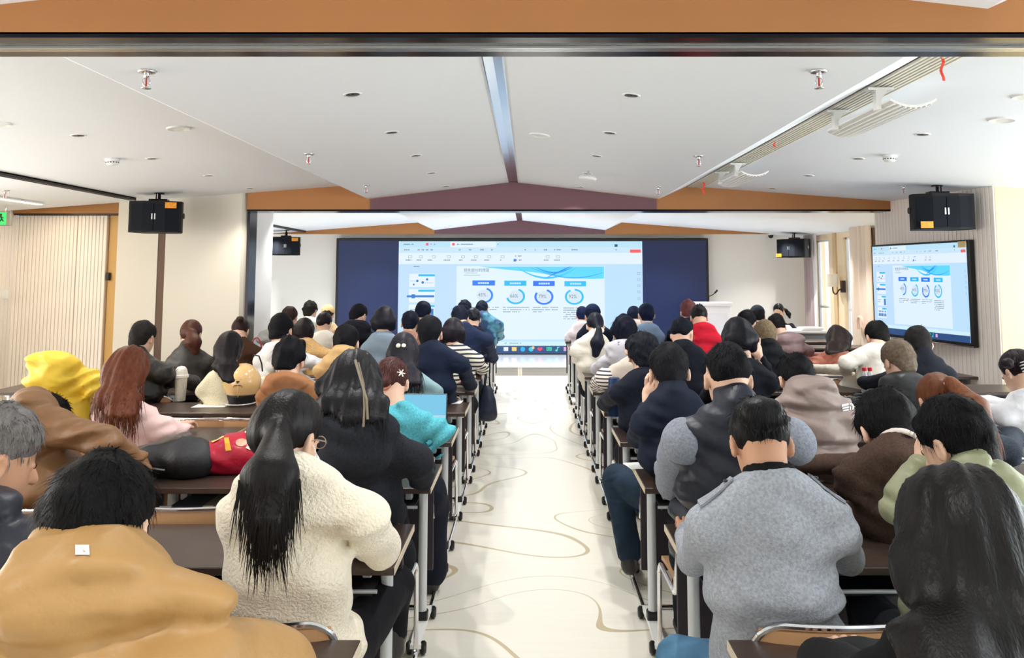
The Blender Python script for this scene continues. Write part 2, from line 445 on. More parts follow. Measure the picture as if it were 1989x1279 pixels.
# ceiling tracks on the left (black) and the ridge
M_TRK = mat('black_ceiling_track', (26, 24, 24), 0.35)
for (y0, y1, nm) in ((2.68, YB2F - 0.3, 'trim_14'), (YB2R, YW - 0.3, 'trim_15')):
    x = -4.22; z = ceil_z(x)
    struct(nm, MB().box((x - 0.03, y0, z - 0.03), (x - 0.012, y1, z + 0.003)).box((x + 0.012, y0, z - 0.03), (x + 0.03, y1, z + 0.003)).box((x - 0.03, y0, z - 0.008), (x + 0.03, y1, z + 0.003)), M_TRK)
# warm strip lamp at far left
pA = PC(80, 394)
t = thing('strip_lamp', 'long warm ceiling strip light at the far left above ribbed wall', 'ceiling light')
x, y = pA.x, pA.y
MB().box((x - 0.035, 3.0, ceil_z(x) - 0.02), (x + 0.035, y, ceil_z(x) - 0.001)).build('housing', M_WHITEP, t)
MB().box((x - 0.028, 3.02, ceil_z(x) - 0.026), (x + 0.028, y - 0.02, ceil_z(x) - 0.02)).build('diffuser', mat('warm_diffuser', (255, 226, 170), emit=6.0), t)
l = area('strip_glow', (x, 5.9, ceil_z(x) - 0.04), (0, 0, 0), 0.05, 5.5, 22, (1.0, 0.82, 0.55))
# linear air diffuser beside the right fold: one frame, each louvre a part
t = thing('air_diffuser', 'long cream linear slot air diffuser along the right ceiling fold', 'air vent')
xd0 = CX + 1.92; wd = 0.155
za = ceil_z(xd0); zb = ceil_z(xd0 + wd)
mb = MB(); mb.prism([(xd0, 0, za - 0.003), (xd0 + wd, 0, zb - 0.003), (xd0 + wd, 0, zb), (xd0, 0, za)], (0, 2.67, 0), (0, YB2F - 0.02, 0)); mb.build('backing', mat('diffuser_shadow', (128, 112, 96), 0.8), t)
me = MB().box((0, 2.67, -0.014), (0.0115, YB2F - 0.02, 0.0)).mesh('louvre', mat('ivory_louvre', (248, 244, 232), 0.4))
for i in range(7):
    xx = xd0 + 0.004 + i * (wd - 0.013) / 6.05
    o = link('louvre', me, t); o.location = (xx, 0, ceil_z(xx + 0.006) - 0.001)
# curved air deflectors hung under the diffuser
def deflector(y0, y1, label):
    t = thing('air_deflector', label, 'air deflector', (CX + 2.07, y0, 0), 0, 'curved air deflectors')
    L = y1 - y0; w = 0.115; z0 = ceil_z(CX + 2.0) - 0.145
    mb = MB(); n = 14; vs = []; fs = []
    for j, yy in enumerate((0, L)):
        for dz in (0, 0.012):
            for i in range(n + 1):
                s = -1 + 2 * i / n
                vs.append((s * w, yy, z0 + 0.034 * s * s - 0.03 * (0 if j == 0 else 0.2) + dz))
    k = n + 1
    for i in range(n):
        fs += [(i, i + 1, 2 * k + i + 1, 2 * k + i), (k + i, 3 * k + i, 3 * k + i + 1, k + i + 1), (i, k + i, k + i + 1, i + 1), (2 * k + i, 2 * k + i + 1, 3 * k + i + 1, 3 * k + i)]
    fs += [(0, 2 * k, 3 * k, k), (n, k + n, 3 * k + n, 2 * k + n)]
    mb.add(vs, fs); mb.build('shield', mat('deflector_white', (238, 238, 236), 0.4), t, smooth=True, angle=50)
    rib = MB().box((-0.004, 0.004, -0.007), (0.004, L - 0.004, 0.001)).mesh('rib', M_WHITEP)
    for i in range(1, 9):
        s = -1 + 2 * i / 9
        o = link('rib', rib, t); o.location = (s * w, 0, z0 + 0.034 * s * s)
    for yy in (0.12, L - 0.16):
        m = MB(); zt = ceil_z(CX + 2.0)
        m.box((-0.14, yy - 0.02, z0 + 0.012), (-0.115, yy + 0.02, zt - 0.03)).box((-0.18, yy - 0.025, zt - 0.035), (-0.05, yy + 0.025, zt - 0.022))
        m.prism([(-0.15, yy, zt - 0.035), (-0.08, yy, zt - 0.035), (-0.115, yy, zt - 0.09)], (0, -0.015, 0), (0, 0.015, 0))
        m.build('hanger', M_WHITEP, t)
deflector(3.88, 4.72, 'nearer of the two white curved air deflectors under right diffuser')
deflector(6.65, 7.5, 'farther of the two white curved air deflectors under right diffuser')
# red ribbons tied to the diffuser
mr = mat('red_ribbon', (240, 70, 50), 0.5)
for (u, v, L, w, lb) in ((1829, 107, 0.11, 0.006, 'red ribbon hanging from the diffuser just past the near beam'), (1504, 272, 0.05, 0.006, 'tiny red ribbon on the diffuser between the two deflectors'), (1366, 352, 0.13, 0.010, 'red ribbon hanging from the diffuser end near the far beam')):
    p = PC(u, v); z = p.z - 0.005
    mb = MB()
    pts = [(p.x + 0.006 * math.sin(i * 1.1), p.y + 0.003 * math.cos(i * 1.7), z - L * i / 7) for i in range(8)]
    for i in range(7):
        a, b = Vector(pts[i]), Vector(pts[i + 1])
        mb.prism([a + Vector((-w, 0, 0)), a + Vector((w, 0, 0)), b + Vector((w, 0, 0)), b + Vector((-w, 0, 0))], (0, -0.001, 0), (0, 0.001, 0))
    tag(mb.build('ribbon', mr), lb, 'ribbon', 'red ribbons')

# ceiling fittings
def slope(X):
    a = 0.1168 if abs(X - CX) < 1.61 else 0.075
    return (math.atan(a) if X < CX else -math.atan(a))
def at_ceiling(name, label, cat, u, v, group):
    p = PC(u, v)
    t = thing(name, label, cat, p, 0, group); sl = slope(p.x)
    if abs(p.x - CX) > 1.61: sl = -sl if False else (math.atan(0.075) if p.x < CX else -math.atan(0.075))
    t.rotation_euler = (0, -sl, 0)
    return t
M_RIM = mat('downlight_rim', (240, 240, 238), 0.35)
M_CAN = mat('downlight_can', (34, 32, 32), 0.3, 0.6)
M_LED = mat('downlight_led', (255, 240, 214), emit=25.0)
rim = MB().lathe([(0.036, -0.003), (0.045, -0.006), (0.05, -0.001), (0.05, 0.001)], n=20)
rim_me = rim.mesh('rim', M_RIM, True)
can_me = MB().lathe([(0.036, -0.0035), (0.03, -0.0015)], n=20).mesh('can', M_CAN, True)
led_me = MB().lathe([(0.001, -0.0024), (0.011, -0.0024), (0.011, -0.0018)], n=12).mesh('led', M_LED)
ORD = ['first', 'second', 'third', 'fourth', 'fifth', 'sixth', 'seventh', 'eighth', 'ninth', 'tenth', 'eleventh']
def downlight(u, v, label, power=70, col=(1.0, 0.98, 0.94)):
    t = at_ceiling('downlight', label, 'downlight', u, v, 'recessed downlights')
    link('rim', rim_me, t); link('can', can_me, t); link('led', led_me, t)
    l = bpy.data.lights.new('downlight_lamp', 'SPOT'); l.energy = power; l.spot_size = math.radians(115); l.spot_blend = 0.7; l.shadow_soft_size = 0.02; l.color = col
    o = bpy.data.objects.new('downlight_lamp', l); COL.objects.link(o); o.parent = t; o.location = (0, 0, -0.02)
NEARW = ('nearest', 'second nearest', 'third', 'fourth', 'farthest')
rows = {'left half of the folded ceiling': [(685, 183), (761, 257), (808, 302), (838, 336), (866, 362)],
        'right half of the folded ceiling': [(1226, 185), (1184, 258), (1159, 303), (1141, 337), (1126, 363)],
        'outer left ceiling': [(152, 263), (295, 308), (405, 341), (485, 366)],
        'outer right ceiling': [(1792, 261), (1667, 308), (1571, 341), (1500, 366)]}
for nm, pts in rows.items():
    for i, (u, v) in enumerate(pts):
        w = NEARW[i] if i < len(pts) - 1 else 'farthest'
        downlight(u, v, f'dark recessed downlight, {w} in the row on the {nm}', 54 if 'folded' in nm else 44, (1.0, 0.98, 0.95) if 'outer left' not in nm else (1.0, 0.92, 0.78))
# spots without fittings: rows carried on, stronger ones added to brighten the front wall
for X in (-0.9, 0.55, -2.9, 2.5, -4.6, 4.4):
    for Y in (0.6, 2.9, 9.9, 11.2, 12.6, 14.1):
        if Y > 9.5: lb = f'far bay'
        l = bpy.data.lights.new('downlight_lamp', 'SPOT'); l.energy = 50 if Y < 9 else 100; l.spot_size = math.radians(115); l.spot_blend = 0.7; l.shadow_soft_size = 0.02; l.color = (1.0, 0.98, 0.95)
        o = bpy.data.objects.new('downlight_lamp', l); COL.objects.link(o); o.location = (X, Y, ceil_z(X) - 0.03)
# sprinklers
fl_me = MB().lathe([(0.012, -0.012), (0.03, -0.01), (0.042, 0.0)], n=16).mesh('escutcheon', M_CHROME, True)
hd = MB(); hd.tube([(0, 0, 0), (0, 0, -0.03)], 0.011, 8)
hd.tube(fillet([(-0.008, 0, -0.03), (-0.016, 0, -0.045), (-0.006, 0, -0.07)], 0.01), 0.003, 6); hd.tube(fillet([(0.008, 0, -0.03), (0.016, 0, -0.045), (0.006, 0, -0.07)], 0.01), 0.003, 6)
hd_me = hd.mesh('head', M_CHROME, True)
df_me = MB().lathe([(0.001, -0.07), (0.02, -0.072), (0.02, -0.075), (0.001, -0.075)], n=14).mesh('deflector', M_CHROME, True)
bl_me = MB().tube([(0, 0, -0.032), (0, 0, -0.066)], 0.0035, 6).mesh('bulb', mat('red_glass_bulb', (190, 40, 40), 0.1))
for (u, v, lb) in ((285, 138, 'near left chrome ceiling sprinkler, largest on the left slope'), (1590, 138, 'near right chrome ceiling sprinkler, largest on the right slope'), (600, 299, 'far left chrome sprinkler above the left of the speakers'), (1357, 303, 'far right chrome sprinkler left of the small deflector'), (711, 360, 'tiny sprinkler near the left end of plum gable'), (1278, 363, 'tiny sprinkler near the right end of plum gable'), (1755, 362, 'sprinkler beside the hanging right loudspeaker'), (10, 370, 'sprinkler above the warm strip light')):
    t = at_ceiling('sprinkler', lb, 'sprinkler', u, v, 'ceiling sprinklers'); t.rotation_euler = (0, 0, 0)
    for nm, me in (('escutcheon', fl_me), ('head', hd_me), ('deflector', df_me), ('bulb', bl_me)): link(nm, me, t)
# smoke detectors
base_me = MB().lathe([(0.05, 0.0), (0.052, -0.012), (0.05, -0.016), (0.044, -0.018)], n=22).mesh('base', M_WHITEP, True)
dome_me = MB().lathe([(0.044, -0.018), (0.046, -0.036), (0.036, -0.048), (0.012, -0.052), (0.001, -0.052)], n=22).mesh('dome', M_WHITEP, True)
sl = MB()
for k in range(14):
    a = 2 * math.pi * k / 14; M4 = Matrix.Rotation(a, 4, 'Z')
    sl.box((0.0445, -0.005, -0.034), (0.0468, 0.005, -0.026), M4)
slot_me = sl.mesh('vent_slots', M_BLACK)
for (u, v, lb) in ((218, 309, 'white smoke detector on the outer left ceiling'), (1728, 302, 'white smoke detector on the outer right ceiling')):
    t = at_ceiling('smoke_detector', lb, 'smoke detector', u, v, 'smoke detectors')
    link('base', base_me, t); link('dome', dome_me, t); o = link('vent_slots', slot_me, t); o['kind'] = 'stuff'
# flush discs and the round ceiling unit
for (u, v, r, lb) in ((1048, 262, 0.075, 'flat white round ceiling speaker right of the ridge strip'), (347, 249, 0.075, 'round white ceiling fitting left of the left fold'), (1946, 232, 0.075, 'round white ceiling fitting at the far right edge'), (1985, 187, 0.05, 'small round ceiling fitting cut by the right frame edge'), (3, 241, 0.05, 'small round ceiling fitting cut by the left frame edge')):
    t = at_ceiling('ceiling_disc', lb, 'ceiling fitting', u, v, 'flush ceiling discs')
    MB().lathe([(r, 0.002), (r, -0.006), (r * 0.9, -0.01), (r * 0.85, -0.008)], n=28).build('rim', M_WHITEP, t, True)
    MB().lathe([(r * 0.85, -0.007), (0.001, -0.009)], n=28).build('grille', mat('pale_grille', (228, 230, 232), 0.6), t, True)
t = at_ceiling('access_point', 'round white ceiling unit hanging low right of the ridge', 'ceiling fitting', 1143, 332, None)
MB().tube([(0, 0, 0.005), (0, 0, -0.05)], 0.012, 10).build('stem', M_CHROME, t, True)
MB().lathe([(0.02, -0.04), (0.07, -0.05), (0.085, -0.065), (0.075, -0.082), (0.001, -0.088)], n=26).build('dome', M_WHITEP, t, True)
# ================================================================== screens
def emat(name, rgb, s=1.0): return mat('glow_' + name, rgb, emit=s)
def text_mesh(s, size, name, m, align='CENTER', bold=0.0):
    cu = bpy.data.curves.new('text', 'FONT'); cu.body = s; cu.size = size; cu.align_x = align; cu.align_y = 'CENTER'; cu.resolution_u = 2; cu.offset = bold
    o = bpy.data.objects.new('text', cu); COL.objects.link(o)
    me = bpy.data.meshes.new_from_object(o.evaluated_get(bpy.context.evaluated_depsgraph_get()))
    bpy.data.objects.remove(o); me.name = name; me.materials.clear(); me.materials.append(m)
    me.transform(Matrix.Rotation(math.pi / 2, 4, 'X')); return me
def screen(parent, W, H, gain, detail=True):
    """the same desktop picture on both screens; s,t in 0..1 from the top left"""
    def P3(u, v, l): return ((u - 773) / 475 * W, -0.0012 * l, -(v - 468) / 219 * H)
    def quad(mb, u0, v0, u1, v1, l):
        mb.add([P3(u0, v1, l), P3(u1, v1, l), P3(u1, v0, l), P3(u0, v0, l)], [(0, 1, 2, 3)]); return mb
    def put(name, mb, rgb, g=1.0): return mb.build(name, emat(f'{name}_{rgb}_{gain}', rgb, gain * g), parent)
    Q = lambda *a: quad(MB(), *a)
    put('desktop_picture', Q(773, 468, 1248, 687, 1), (188, 224, 254))
    put('title_bar', Q(773, 468, 1248, 480, 2), (186, 226, 246))
    put('tab', Q(873, 469, 963, 480, 3), (222, 240, 252))
    put('menu_bar', Q(773, 480, 1248, 491, 2), (200, 230, 248))
    put('tool_ribbon', Q(773, 491, 1248, 513, 2), (226, 240, 252))
    put('side_panel', Q(773, 513, 886, 672, 2), (190, 222, 252))
    put('slide', Q(886, 517, 1174, 660, 2), (222, 240, 255))
    put('status_bar', Q(773, 664, 1248, 672, 3), (208, 238, 246))
    put('task_bar', Q(773, 672, 1248, 687, 3), (34, 92, 160), 0.6)
    # banner with waves
    mb = MB(); n = 28; up = []; lo = []
    for i in range(n + 1):
        u = 930 + (1173 - 930) * i / n; s = i / n
        up.append(P3(u, 518, 3)); lo.append(P3(u, 518 + 24 * max(0.0, min(1, s * 1.6)) ** 1.2 * (0.86 + 0.14 * math.cos(s * 7)), 3))
    b = len(up); mb.add(up + lo, [(i, b + i, b + i + 1, i + 1) for i in range(n)])
    put('slide_banner', mb, (92, 216, 252))
    def ribbon(f, u0, u1, w, l):
        m = MB(); n = 26; a = []; c = []
        for i in range(n + 1):
            s = i / n; u = u0 + (u1 - u0) * s; v = f(s); ww = w * (0.3 + math.sin(s * math.pi))
            a.append(P3(u, max(518, min(v - ww / 2, 545)), l)); c.append(P3(u, max(518.1, min(v + ww / 2, 546)), l))
        k = len(a); m.add(a + c, [(i, k + i, k + i + 1, i + 1) for i in range(n)]); return m
    put('banner_wave', ribbon(lambda s: 518 + 22 * math.sin(s * math.pi) ** 0.8, 1004, 1120, 3.0, 4), (40, 200, 255))
    put('banner_wave', ribbon(lambda s: 520 + 20 * math.sin(s * math.pi * 0.85) , 1030, 1173, 1.8, 5), (24, 170, 250))
    put('banner_wave', ribbon(lambda s: 519 + 11 * math.sin(s * math.pi), 1040, 1112, 2.4, 5), (20, 150, 245))
    put('banner_wave', ribbon(lambda s: 540 - 24 * s, 1060, 1112, 2.2, 6), (16, 140, 245))
    for i, (u0, u1, v0, c) in enumerate(((917, 961, 545, (0, 120, 240)), (979, 1022, 545.5, (0, 184, 240)), (1035, 1077, 546, (0, 112, 245)), (1096, 1138, 546.5, (0, 190, 245)))):
        o = put('header_box', Q(u0, v0, u1, v0 + 10, 4), c)
        m = MB()
        for k in range(5): quad(m, u0 + 11 + k * 4.4, v0 + 3.4, u0 + 14.6 + k * 4.4, v0 + 6.8, 5)
        m.build('box_lettering', emat(f'lett{gain}', (190, 230, 255), gain), o)
    me = text_mesh('损失部分的原因', 7.2 * H / 219, 'slide_title', emat(f'ink{gain}', (84, 110, 130), gain * 0.8), 'LEFT')
    o = link('slide_title', me, parent); o.location = P3(900, 525.5, 5)
    put('title_rule', quad(Q(903, 530, 926, 530.6, 5), 900, 534.4, 932, 535.2, 5), (96, 150, 170), 0.8)
    for (uc, vc, p, tx, c) in ((939, 574, 0.45, '45%', (0, 136, 240)), (1001, 576, 0.66, '66%', (0, 186, 240)), (1056, 577, 0.79, '79%', (0, 118, 245)), (1115, 577, 0.92, '92%', (0, 192, 245))):
        R, r = 18.5, 14.3
        d = MB(); d.add([P3(uc + 13.2 * math.cos(a * math.pi / 16), vc + 13.2 * 0.84 * math.sin(a * math.pi / 16), 4) for a in range(32)], [tuple(range(31, -1, -1))])
        put('ring_disc', d, (210, 228, 244))
        m = MB(); n = 40; a0 = -math.pi / 2 + 0.35 - 0.3 * (p > 0.9); vs = []
        for i in range(n + 1):
            a = a0 + 2 * math.pi * p * i / n
            for q in (r, R): vs.append(P3(uc + q * math.cos(a), vc + q * 0.84 * math.sin(a), 5))
        m.add(vs, [(2 * i, 2 * i + 2, 2 * i + 3, 2 * i + 1) for i in range(n)])
        put('ring_chart', m, c)
        me = text_mesh(tx, 9.5 * H / 219, 'percentage', emat(f'grey{gain}', (120, 136, 150), gain * 0.8))
        o = link('percentage', me, parent); o.location = P3(uc - 3, vc - 0.5, 6)
    rnd = random.Random(3)
    def words(mb, u0, v0, wd, nl, l=4, hgt=1.6, step=4.2, full=0.85):
        for k in range(nl):
            u = u0; end = u0 + wd * (1 if k < nl - 1 else rnd.uniform(0.3, 0.7))
            while u < end:
                w = rnd.uniform(1.2, 2.2)
                if rnd.random() < full: quad(mb, u, v0 + k * step, u + w, v0 + k * step + hgt, l)
                u += w + 0.7
        return mb
    m = MB()
    for (u0, v0, nl) in ((917, 597, 3), (977, 597, 3), (1033, 597, 3), (1094, 598, 6)): words(m, u0, v0, 50 if u0 != 1094 else 44, nl)
    o = put('paragraph_text', m, (120, 140, 160), 0.8); o['kind'] = 'stuff'
    m = MB()
    for u0, wd in ((783, 32), (835, 20), (884, 52), (966, 4)): words(m, u0, 473, wd, 1, 4, 2.2)
    for u0 in (783, 790, 810, 818, 826, 835, 890, 910, 932, 953, 975, 1016, 1036, 1056): words(m, u0, 483.5, 9, 1, 4, 2.6)
    words(m, 1076, 483.5, 20, 1, 4, 2.4); words(m, 1110, 483.5, 22, 1, 4, 2.4); words(m, 1196, 484, 18, 1, 4, 2.0)
    for u0 in (787, 808, 830, 861, 888, 914, 940, 966, 1002, 1056, 1076): words(m, u0, 504, 17, 1, 4, 2.2)
    words(m, 1000, 496, 34, 1, 4, 2.2); words(m, 800, 517, 24, 1, 4, 1.8); words(m, 980, 666, 60, 1, 4, 1.8)
    o = put('toolbar_text', m, (120, 146, 166), 0.85); o['kind'] = 'stuff'
    m = MB()
    for u0 in (792, 813, 838, 867, 895, 920, 946, 972, 1060, 1080):
        for (a, b_, c_, d_) in ((0, 0, 7, 0.7), (0, 4.3, 7, 5), (0, 0, 0.7, 5), (6.3, 0, 7, 5)): quad(m, u0 + a, 496 + b_, u0 + c_, 496 + d_, 4)
    for v0 in (529, 541, 553, 565, 578): 
        for (a, b_, c_, d_) in ((0, 0, 5, 0.7), (0, 4.3, 5, 5), (0, 0, 0.7, 5), (4.3, 0, 5, 5)): quad(m, 1238 + a, v0 + b_, 1238 + c_, v0 + d_, 4)
    o = put('toolbar_icons', m, (150, 176, 200), 0.9); o['kind'] = 'stuff'
    put('check_box', Q(997, 503, 1002, 508, 4), (0, 130, 230))
    put('share_button', Q(1224, 484.5, 1245, 490.5, 4), (255, 92, 92))
    for u0 in (826, 877): put('tab_icon', Q(u0, 471.5, u0 + 5, 476.5, 4), (255, 84, 110))
    put('avatar', Q(1194, 474, 1200, 479, 4), (40, 90, 120), 0.8)
    for k, v0 in enumerate((532, 562, 592, 622)):
        o = put('thumbnail', Q(794, v0, 844, v0 + 26, 4), (228, 240, 252))
        Q(812 if k < 2 else 820, v0 + 1, 844, v0 + 5, 5).build('thumbnail_banner', emat(f'tb{gain}', (30, 190, 240), gain), o)
        m = MB()
        if k == 0:
            for (a, b_, r_) in ((810, 14, 2.4), (820.5, 17, 2.6), (829, 11, 2.4), (803, 21, 1.8)):
                m.add([P3(a + r_ * math.cos(j * math.pi / 6), v0 + b_ + r_ * math.sin(j * math.pi / 6), 5) for j in range(12)], [tuple(range(11, -1, -1))])
            quad(m, 796, v0 + 14, 808, v0 + 14.5, 5); quad(m, 825, v0 + 17.5, 841, v0 + 18, 5)
        elif k == 1:
            quad(m, 790, v0 + 12, 843, v0 + 16, 5); quad(m, 799, v0 + 10, 806, v0 + 18, 6)
        elif k == 2:
            quad(m, 832, v0 + 8, 842, v0 + 24, 5); quad(m, 797, v0 + 10, 816, v0 + 11, 5); quad(m, 797, v0 + 15, 812, v0 + 16, 5)
        else:
            for a in range(5): quad(m, 800 + a * 9, v0 + 8, 805 + a * 9, v0 + 12, 5); quad(m, 799 + a * 9, v0 + 15, 806 + a * 9, v0 + 22, 5)
        m.build('thumbnail_art', emat(f'ta{gain}', (20, 120, 200), gain), o)
    ic = [(978, (230, 240, 250)), (994, (255, 214, 120)), (1011, (0, 180, 240)), (1027, (40, 200, 230)), (1044, (240, 60, 110)), (1061, (70, 220, 180)), (1077, (60, 230, 200)), (1094, (230, 170, 220))]
    for k, (u0, c) in enumerate(ic):
        m = MB()
        if k in (2, 3): m.add([P3(u0 + 4 + 4.6 * math.cos(j * math.pi / 8), 678.6 + 4.6 * math.sin(j * math.pi / 8), 5) for j in range(16)], [tuple(range(15, -1, -1))])
        elif k == 4: m.add([P3(u0 + 4 + 4.8 * a, 678.5 + 4.4 * b_, 5) for a, b_ in ((0, 1), (1, 0), (0.8, -0.8), (0.3, -0.8), (0, -0.4), (-0.3, -0.8), (-0.8, -0.8), (-1, 0))], [tuple(range(8))])
        elif k == 5:
            for a in ((0, 0, 10, 1.4), (0, 5.6, 10, 7), (0, 0, 1.4, 7), (8.6, 0, 10, 7), (2, 2.4, 8, 4.8)): quad(m, u0 + a[0], 674.5 + a[1], u0 + a[2], 674.5 + a[3], 5)
        elif k == 6:
            quad(m, u0 + 4, 674, u0 + 5.4, 682, 5); quad(m, u0 + 4, 674, u0 + 8.5, 676, 5); m.add([P3(u0 + 3 + 2.4 * math.cos(j * math.pi / 6), 681 + 2 * math.sin(j * math.pi / 6), 5) for j in range(12)], [tuple(range(11, -1, -1))])
        else: quad(m, u0, 674.5, u0 + 9, 682, 5)
        put('app_icon', m, c)
        if k == 3: put('app_badge', MB().add([P3(u0 + 8 + 2.8 * math.cos(j * math.pi / 6), 675.5 + 2.8 * math.sin(j * math.pi / 6), 6) for j in range(12)], [tuple(range(11, -1, -1))]), (255, 200, 130))

def flatten(pic, owner):          # the picture's pieces become parts of the screen itself
    off = pic.location.copy()
    for c in list(pic.children): c.parent = owner; c.location = c.location + off
    bpy.data.objects.remove(pic)
LG = 1.0
YL = YW - 0.16
Lw = PD(652, 560, YL).x; Rw = PD(1377, 560, YL).x; ztop = PD(1000, 463, YL).z; zbot = 0.163
vw = thing('video_wall', 'wide video wall at the front showing a presentation slide', 'screen', ((Lw + Rw) / 2, YL, 0))
ox = -(Lw + Rw) / 2
c0 = PD(774, 560, YL).x; c1 = PD(1248, 560, YL).x; cz0 = PD(1000, 469, YL).z; cz1 = max(PD(1000, 687, YL).z, 0.172)
MB().bbox((Lw + ox, -0.02, zbot), (Rw + ox, 0.15, ztop), 0.01).build('housing', M_BLACK, vw)
M_OFF = mat('unlit_led_modules', (24, 42, 88), 0.36, spec=0.5)  # blue haze from the lit picture is mixed into this colour
me_ = None
for (xa, xb, nm) in ((Lw + 0.05, c0, 'unlit_panel'), (c1, Rw - 0.05, 'unlit_panel')):
    MB().box((xa + ox, -0.026, zbot + 0.03), (xb + ox, -0.02, cz0 + 0.01)).build(nm, M_OFF, vw)
pic = bpy.data.objects.new('picture', None); COL.objects.link(pic); pic.parent = vw; pic.location = (c0 + ox, -0.024, cz0)
screen(pic, c1 - c0, cz0 - cz1, LG); flatten(pic, vw)
# wall television on the ribbed wall
tl = PD(1694, 480, 8.80); trr = PD(1876, 470, 7.42)
d = Vector((trr.x - tl.x, trr.y - tl.y, 0)); WT = d.length; ang = math.atan2(d.y, d.x)
HT = tl.z - PD(1697, 646, 8.80).z
tv = thing('wall_television', 'large flat television on the ribbed wall repeating the slide', 'television', (tl.x, tl.y, 0), ang)
M_TV = mat('black_tv_bezel', (14, 15, 18), 0.3)
z1 = tl.z; z0 = z1 - HT
MB().bbox((-0.025, 0.002, z0 - 0.04), (WT + 0.035, 0.06, z1 + 0.02), 0.006).build('casing', M_TV, tv)
MB().box((0.3, 0.06, z0 + 0.2), (0.42, 0.14, z1 - 0.1)).box((WT - 0.42, 0.06, z0 + 0.2), (WT - 0.3, 0.1, z1 - 0.1)).build('wall_bracket', M_BLACK, tv)
MB().box((-0.02, -0.004, z0 - 0.035), (WT + 0.03, 0.002, z0 - 0.028)).build('trim_strip', M_CHROME, tv)
pic2 = bpy.data.objects.new('picture', None); COL.objects.link(pic2); pic2.parent = tv; pic2.location = (0.004, 0.0, z1)
screen(pic2, WT, HT, 1.0); flatten(pic2, tv)
MB().box((WT - 0.09, -0.012, z1 - 0.05), (WT + 0.01, -0.009, z1 + 0.008)).build('paper_label', mat('yellow_label', (232, 214, 150), 0.6), tv)

# ================================================================== loudspeakers
M_SPK = mat('speaker_grille', (14, 19, 28), 0.75, bump=(400, 0.4, 0.001), spec=0.2)
M_SPKB = mat('speaker_box', (13, 13, 16), 0.6, spec=0.25)
M_GOLD = mat('gold_label', (214, 140, 40), 0.4, 0.3, var=(40, 0.25))
def speaker(loc, rz, w, h, dep, label, mark=(0.7, 0.8), tilt=0.0, hang=True, logo=0.5):
    t = thing('loudspeaker', label, 'loudspeaker', loc, rz, 'hung loudspeakers')
    R = Matrix.Rotation(tilt, 4, 'X')
    w2 = w / 2; n2 = w2 * 0.72
    poly = [(-w2, -dep * 0.35, 0), (-n2 * 0.6, -dep / 2, 0), (n2 * 0.6, -dep / 2, 0), (w2, -dep * 0.35, 0), (w2 * 0.95, 0, 0), (n2, dep / 2, 0), (-n2, dep / 2, 0), (-w2 * 0.95, 0, 0)]
    mb = MB().prism(poly[::-1], (0, 0, -h), (0, 0, 0)); mb.v = [tuple(R @ Vector(v)) for v in mb.v]
    mb.build('cabinet', M_SPKB, t)
    g = MB().prism([(-w2 + 0.025, -dep * 0.35 - 0.012, 0), (-n2 * 0.6, -dep / 2 - 0.012, 0), (-0.003, -dep / 2 - 0.012, 0), (-0.003, -dep / 2, 0), (-n2 * 0.6, -dep / 2, 0), (-w2 + 0.025, -dep * 0.36, 0)][::-1], (0, 0, -h + 0.02), (0, 0, -0.03))
    g2 = MB(); g2.v = [(-x, y, z) for x, y, z in g.v]; g2.f = [f[::-1] for f in g.f]
    for q in (g, g2):
        q.v = [tuple(R @ Vector(v)) for v in q.v]; q.build('grille', M_SPK, t)
    lg = MB()
    for x in (-0.014, 0.014): lg.box((x - 0.006, -dep / 2 - 0.018, -h * logo - 0.03), (x + 0.006, -dep / 2 - 0.012, -h * logo + 0.03))
    lg.v = [tuple(R @ Vector(v)) for v in lg.v]; lg.build('badge', M_CHROME, t)
    mx = -w2 + mark[0] * w; mz = -h * (1 - mark[1])
    s = MB().box((mx - 0.055, -dep / 2 - 0.017, mz - 0.03), (mx + 0.055, -dep / 2 - 0.0125, mz + 0.03)); s.v = [tuple(R @ Vector(v)) for v in s.v]
    s.build('gold_sticker', M_GOLD, t)
    for sg in (-1, 1):
        MB().lathe([(0.03, 0.0), (0.03, 0.006), (0.001, 0.006)], n=14, M=Matrix.Translation((sg * (w2 * 0.97), -0.01, -h * 0.45)) @ Matrix.Rotation(sg * math.pi / 2, 4, 'Y')).build('handle_cup', M_BLACK, t)
    b = MB(); b.bbox((-0.09, -0.05, 0.0), (0.09, 0.05, 0.03)); b.tube([(0, 0, 0.02), (0, 0, ceil_z(loc[0]) - loc[2] + 0.01)], 0.014, 10); b.tube([(-0.02, -0.03, 0.03), (-0.02, -0.03, 0.09), (0.02, -0.03, 0.09), (0.02, -0.03, 0.03)], 0.007, 6)
    b.lathe([(0.05, 0), (0.05, 0.012)], (0, 0, ceil_z(loc[0]) - loc[2] - 0.012), 14)
    b.build('ceiling_bracket', M_DKMETAL, t)
    return t
p = PD(1821, 379, 7.35); speaker((p.x, p.y, p.z), -0.06, 0.545, 0.325, 0.32, 'black loudspeaker hung at right above the wall television', (0.17, 0.12))
p = PD(309, 393, 8.25); speaker((p.x, p.y, p.z), 0.16, 0.51, 0.32, 0.32, 'black loudspeaker hung at left before the white pier', (0.82, 0.86))
p = PD(556, 461, 14.5); speaker((p.x, p.y, p.z), 0.2, 0.52, 0.33, 0.32, 'small far black loudspeaker left of the video wall', (0.82, 0.86))
p = PD(1543, 465, 14.4); speaker((p.x, p.y, p.z), -0.85, 0.55, 0.33, 0.4, 'far loudspeaker turned sideways right of the video wall', (0.15, 0.12))
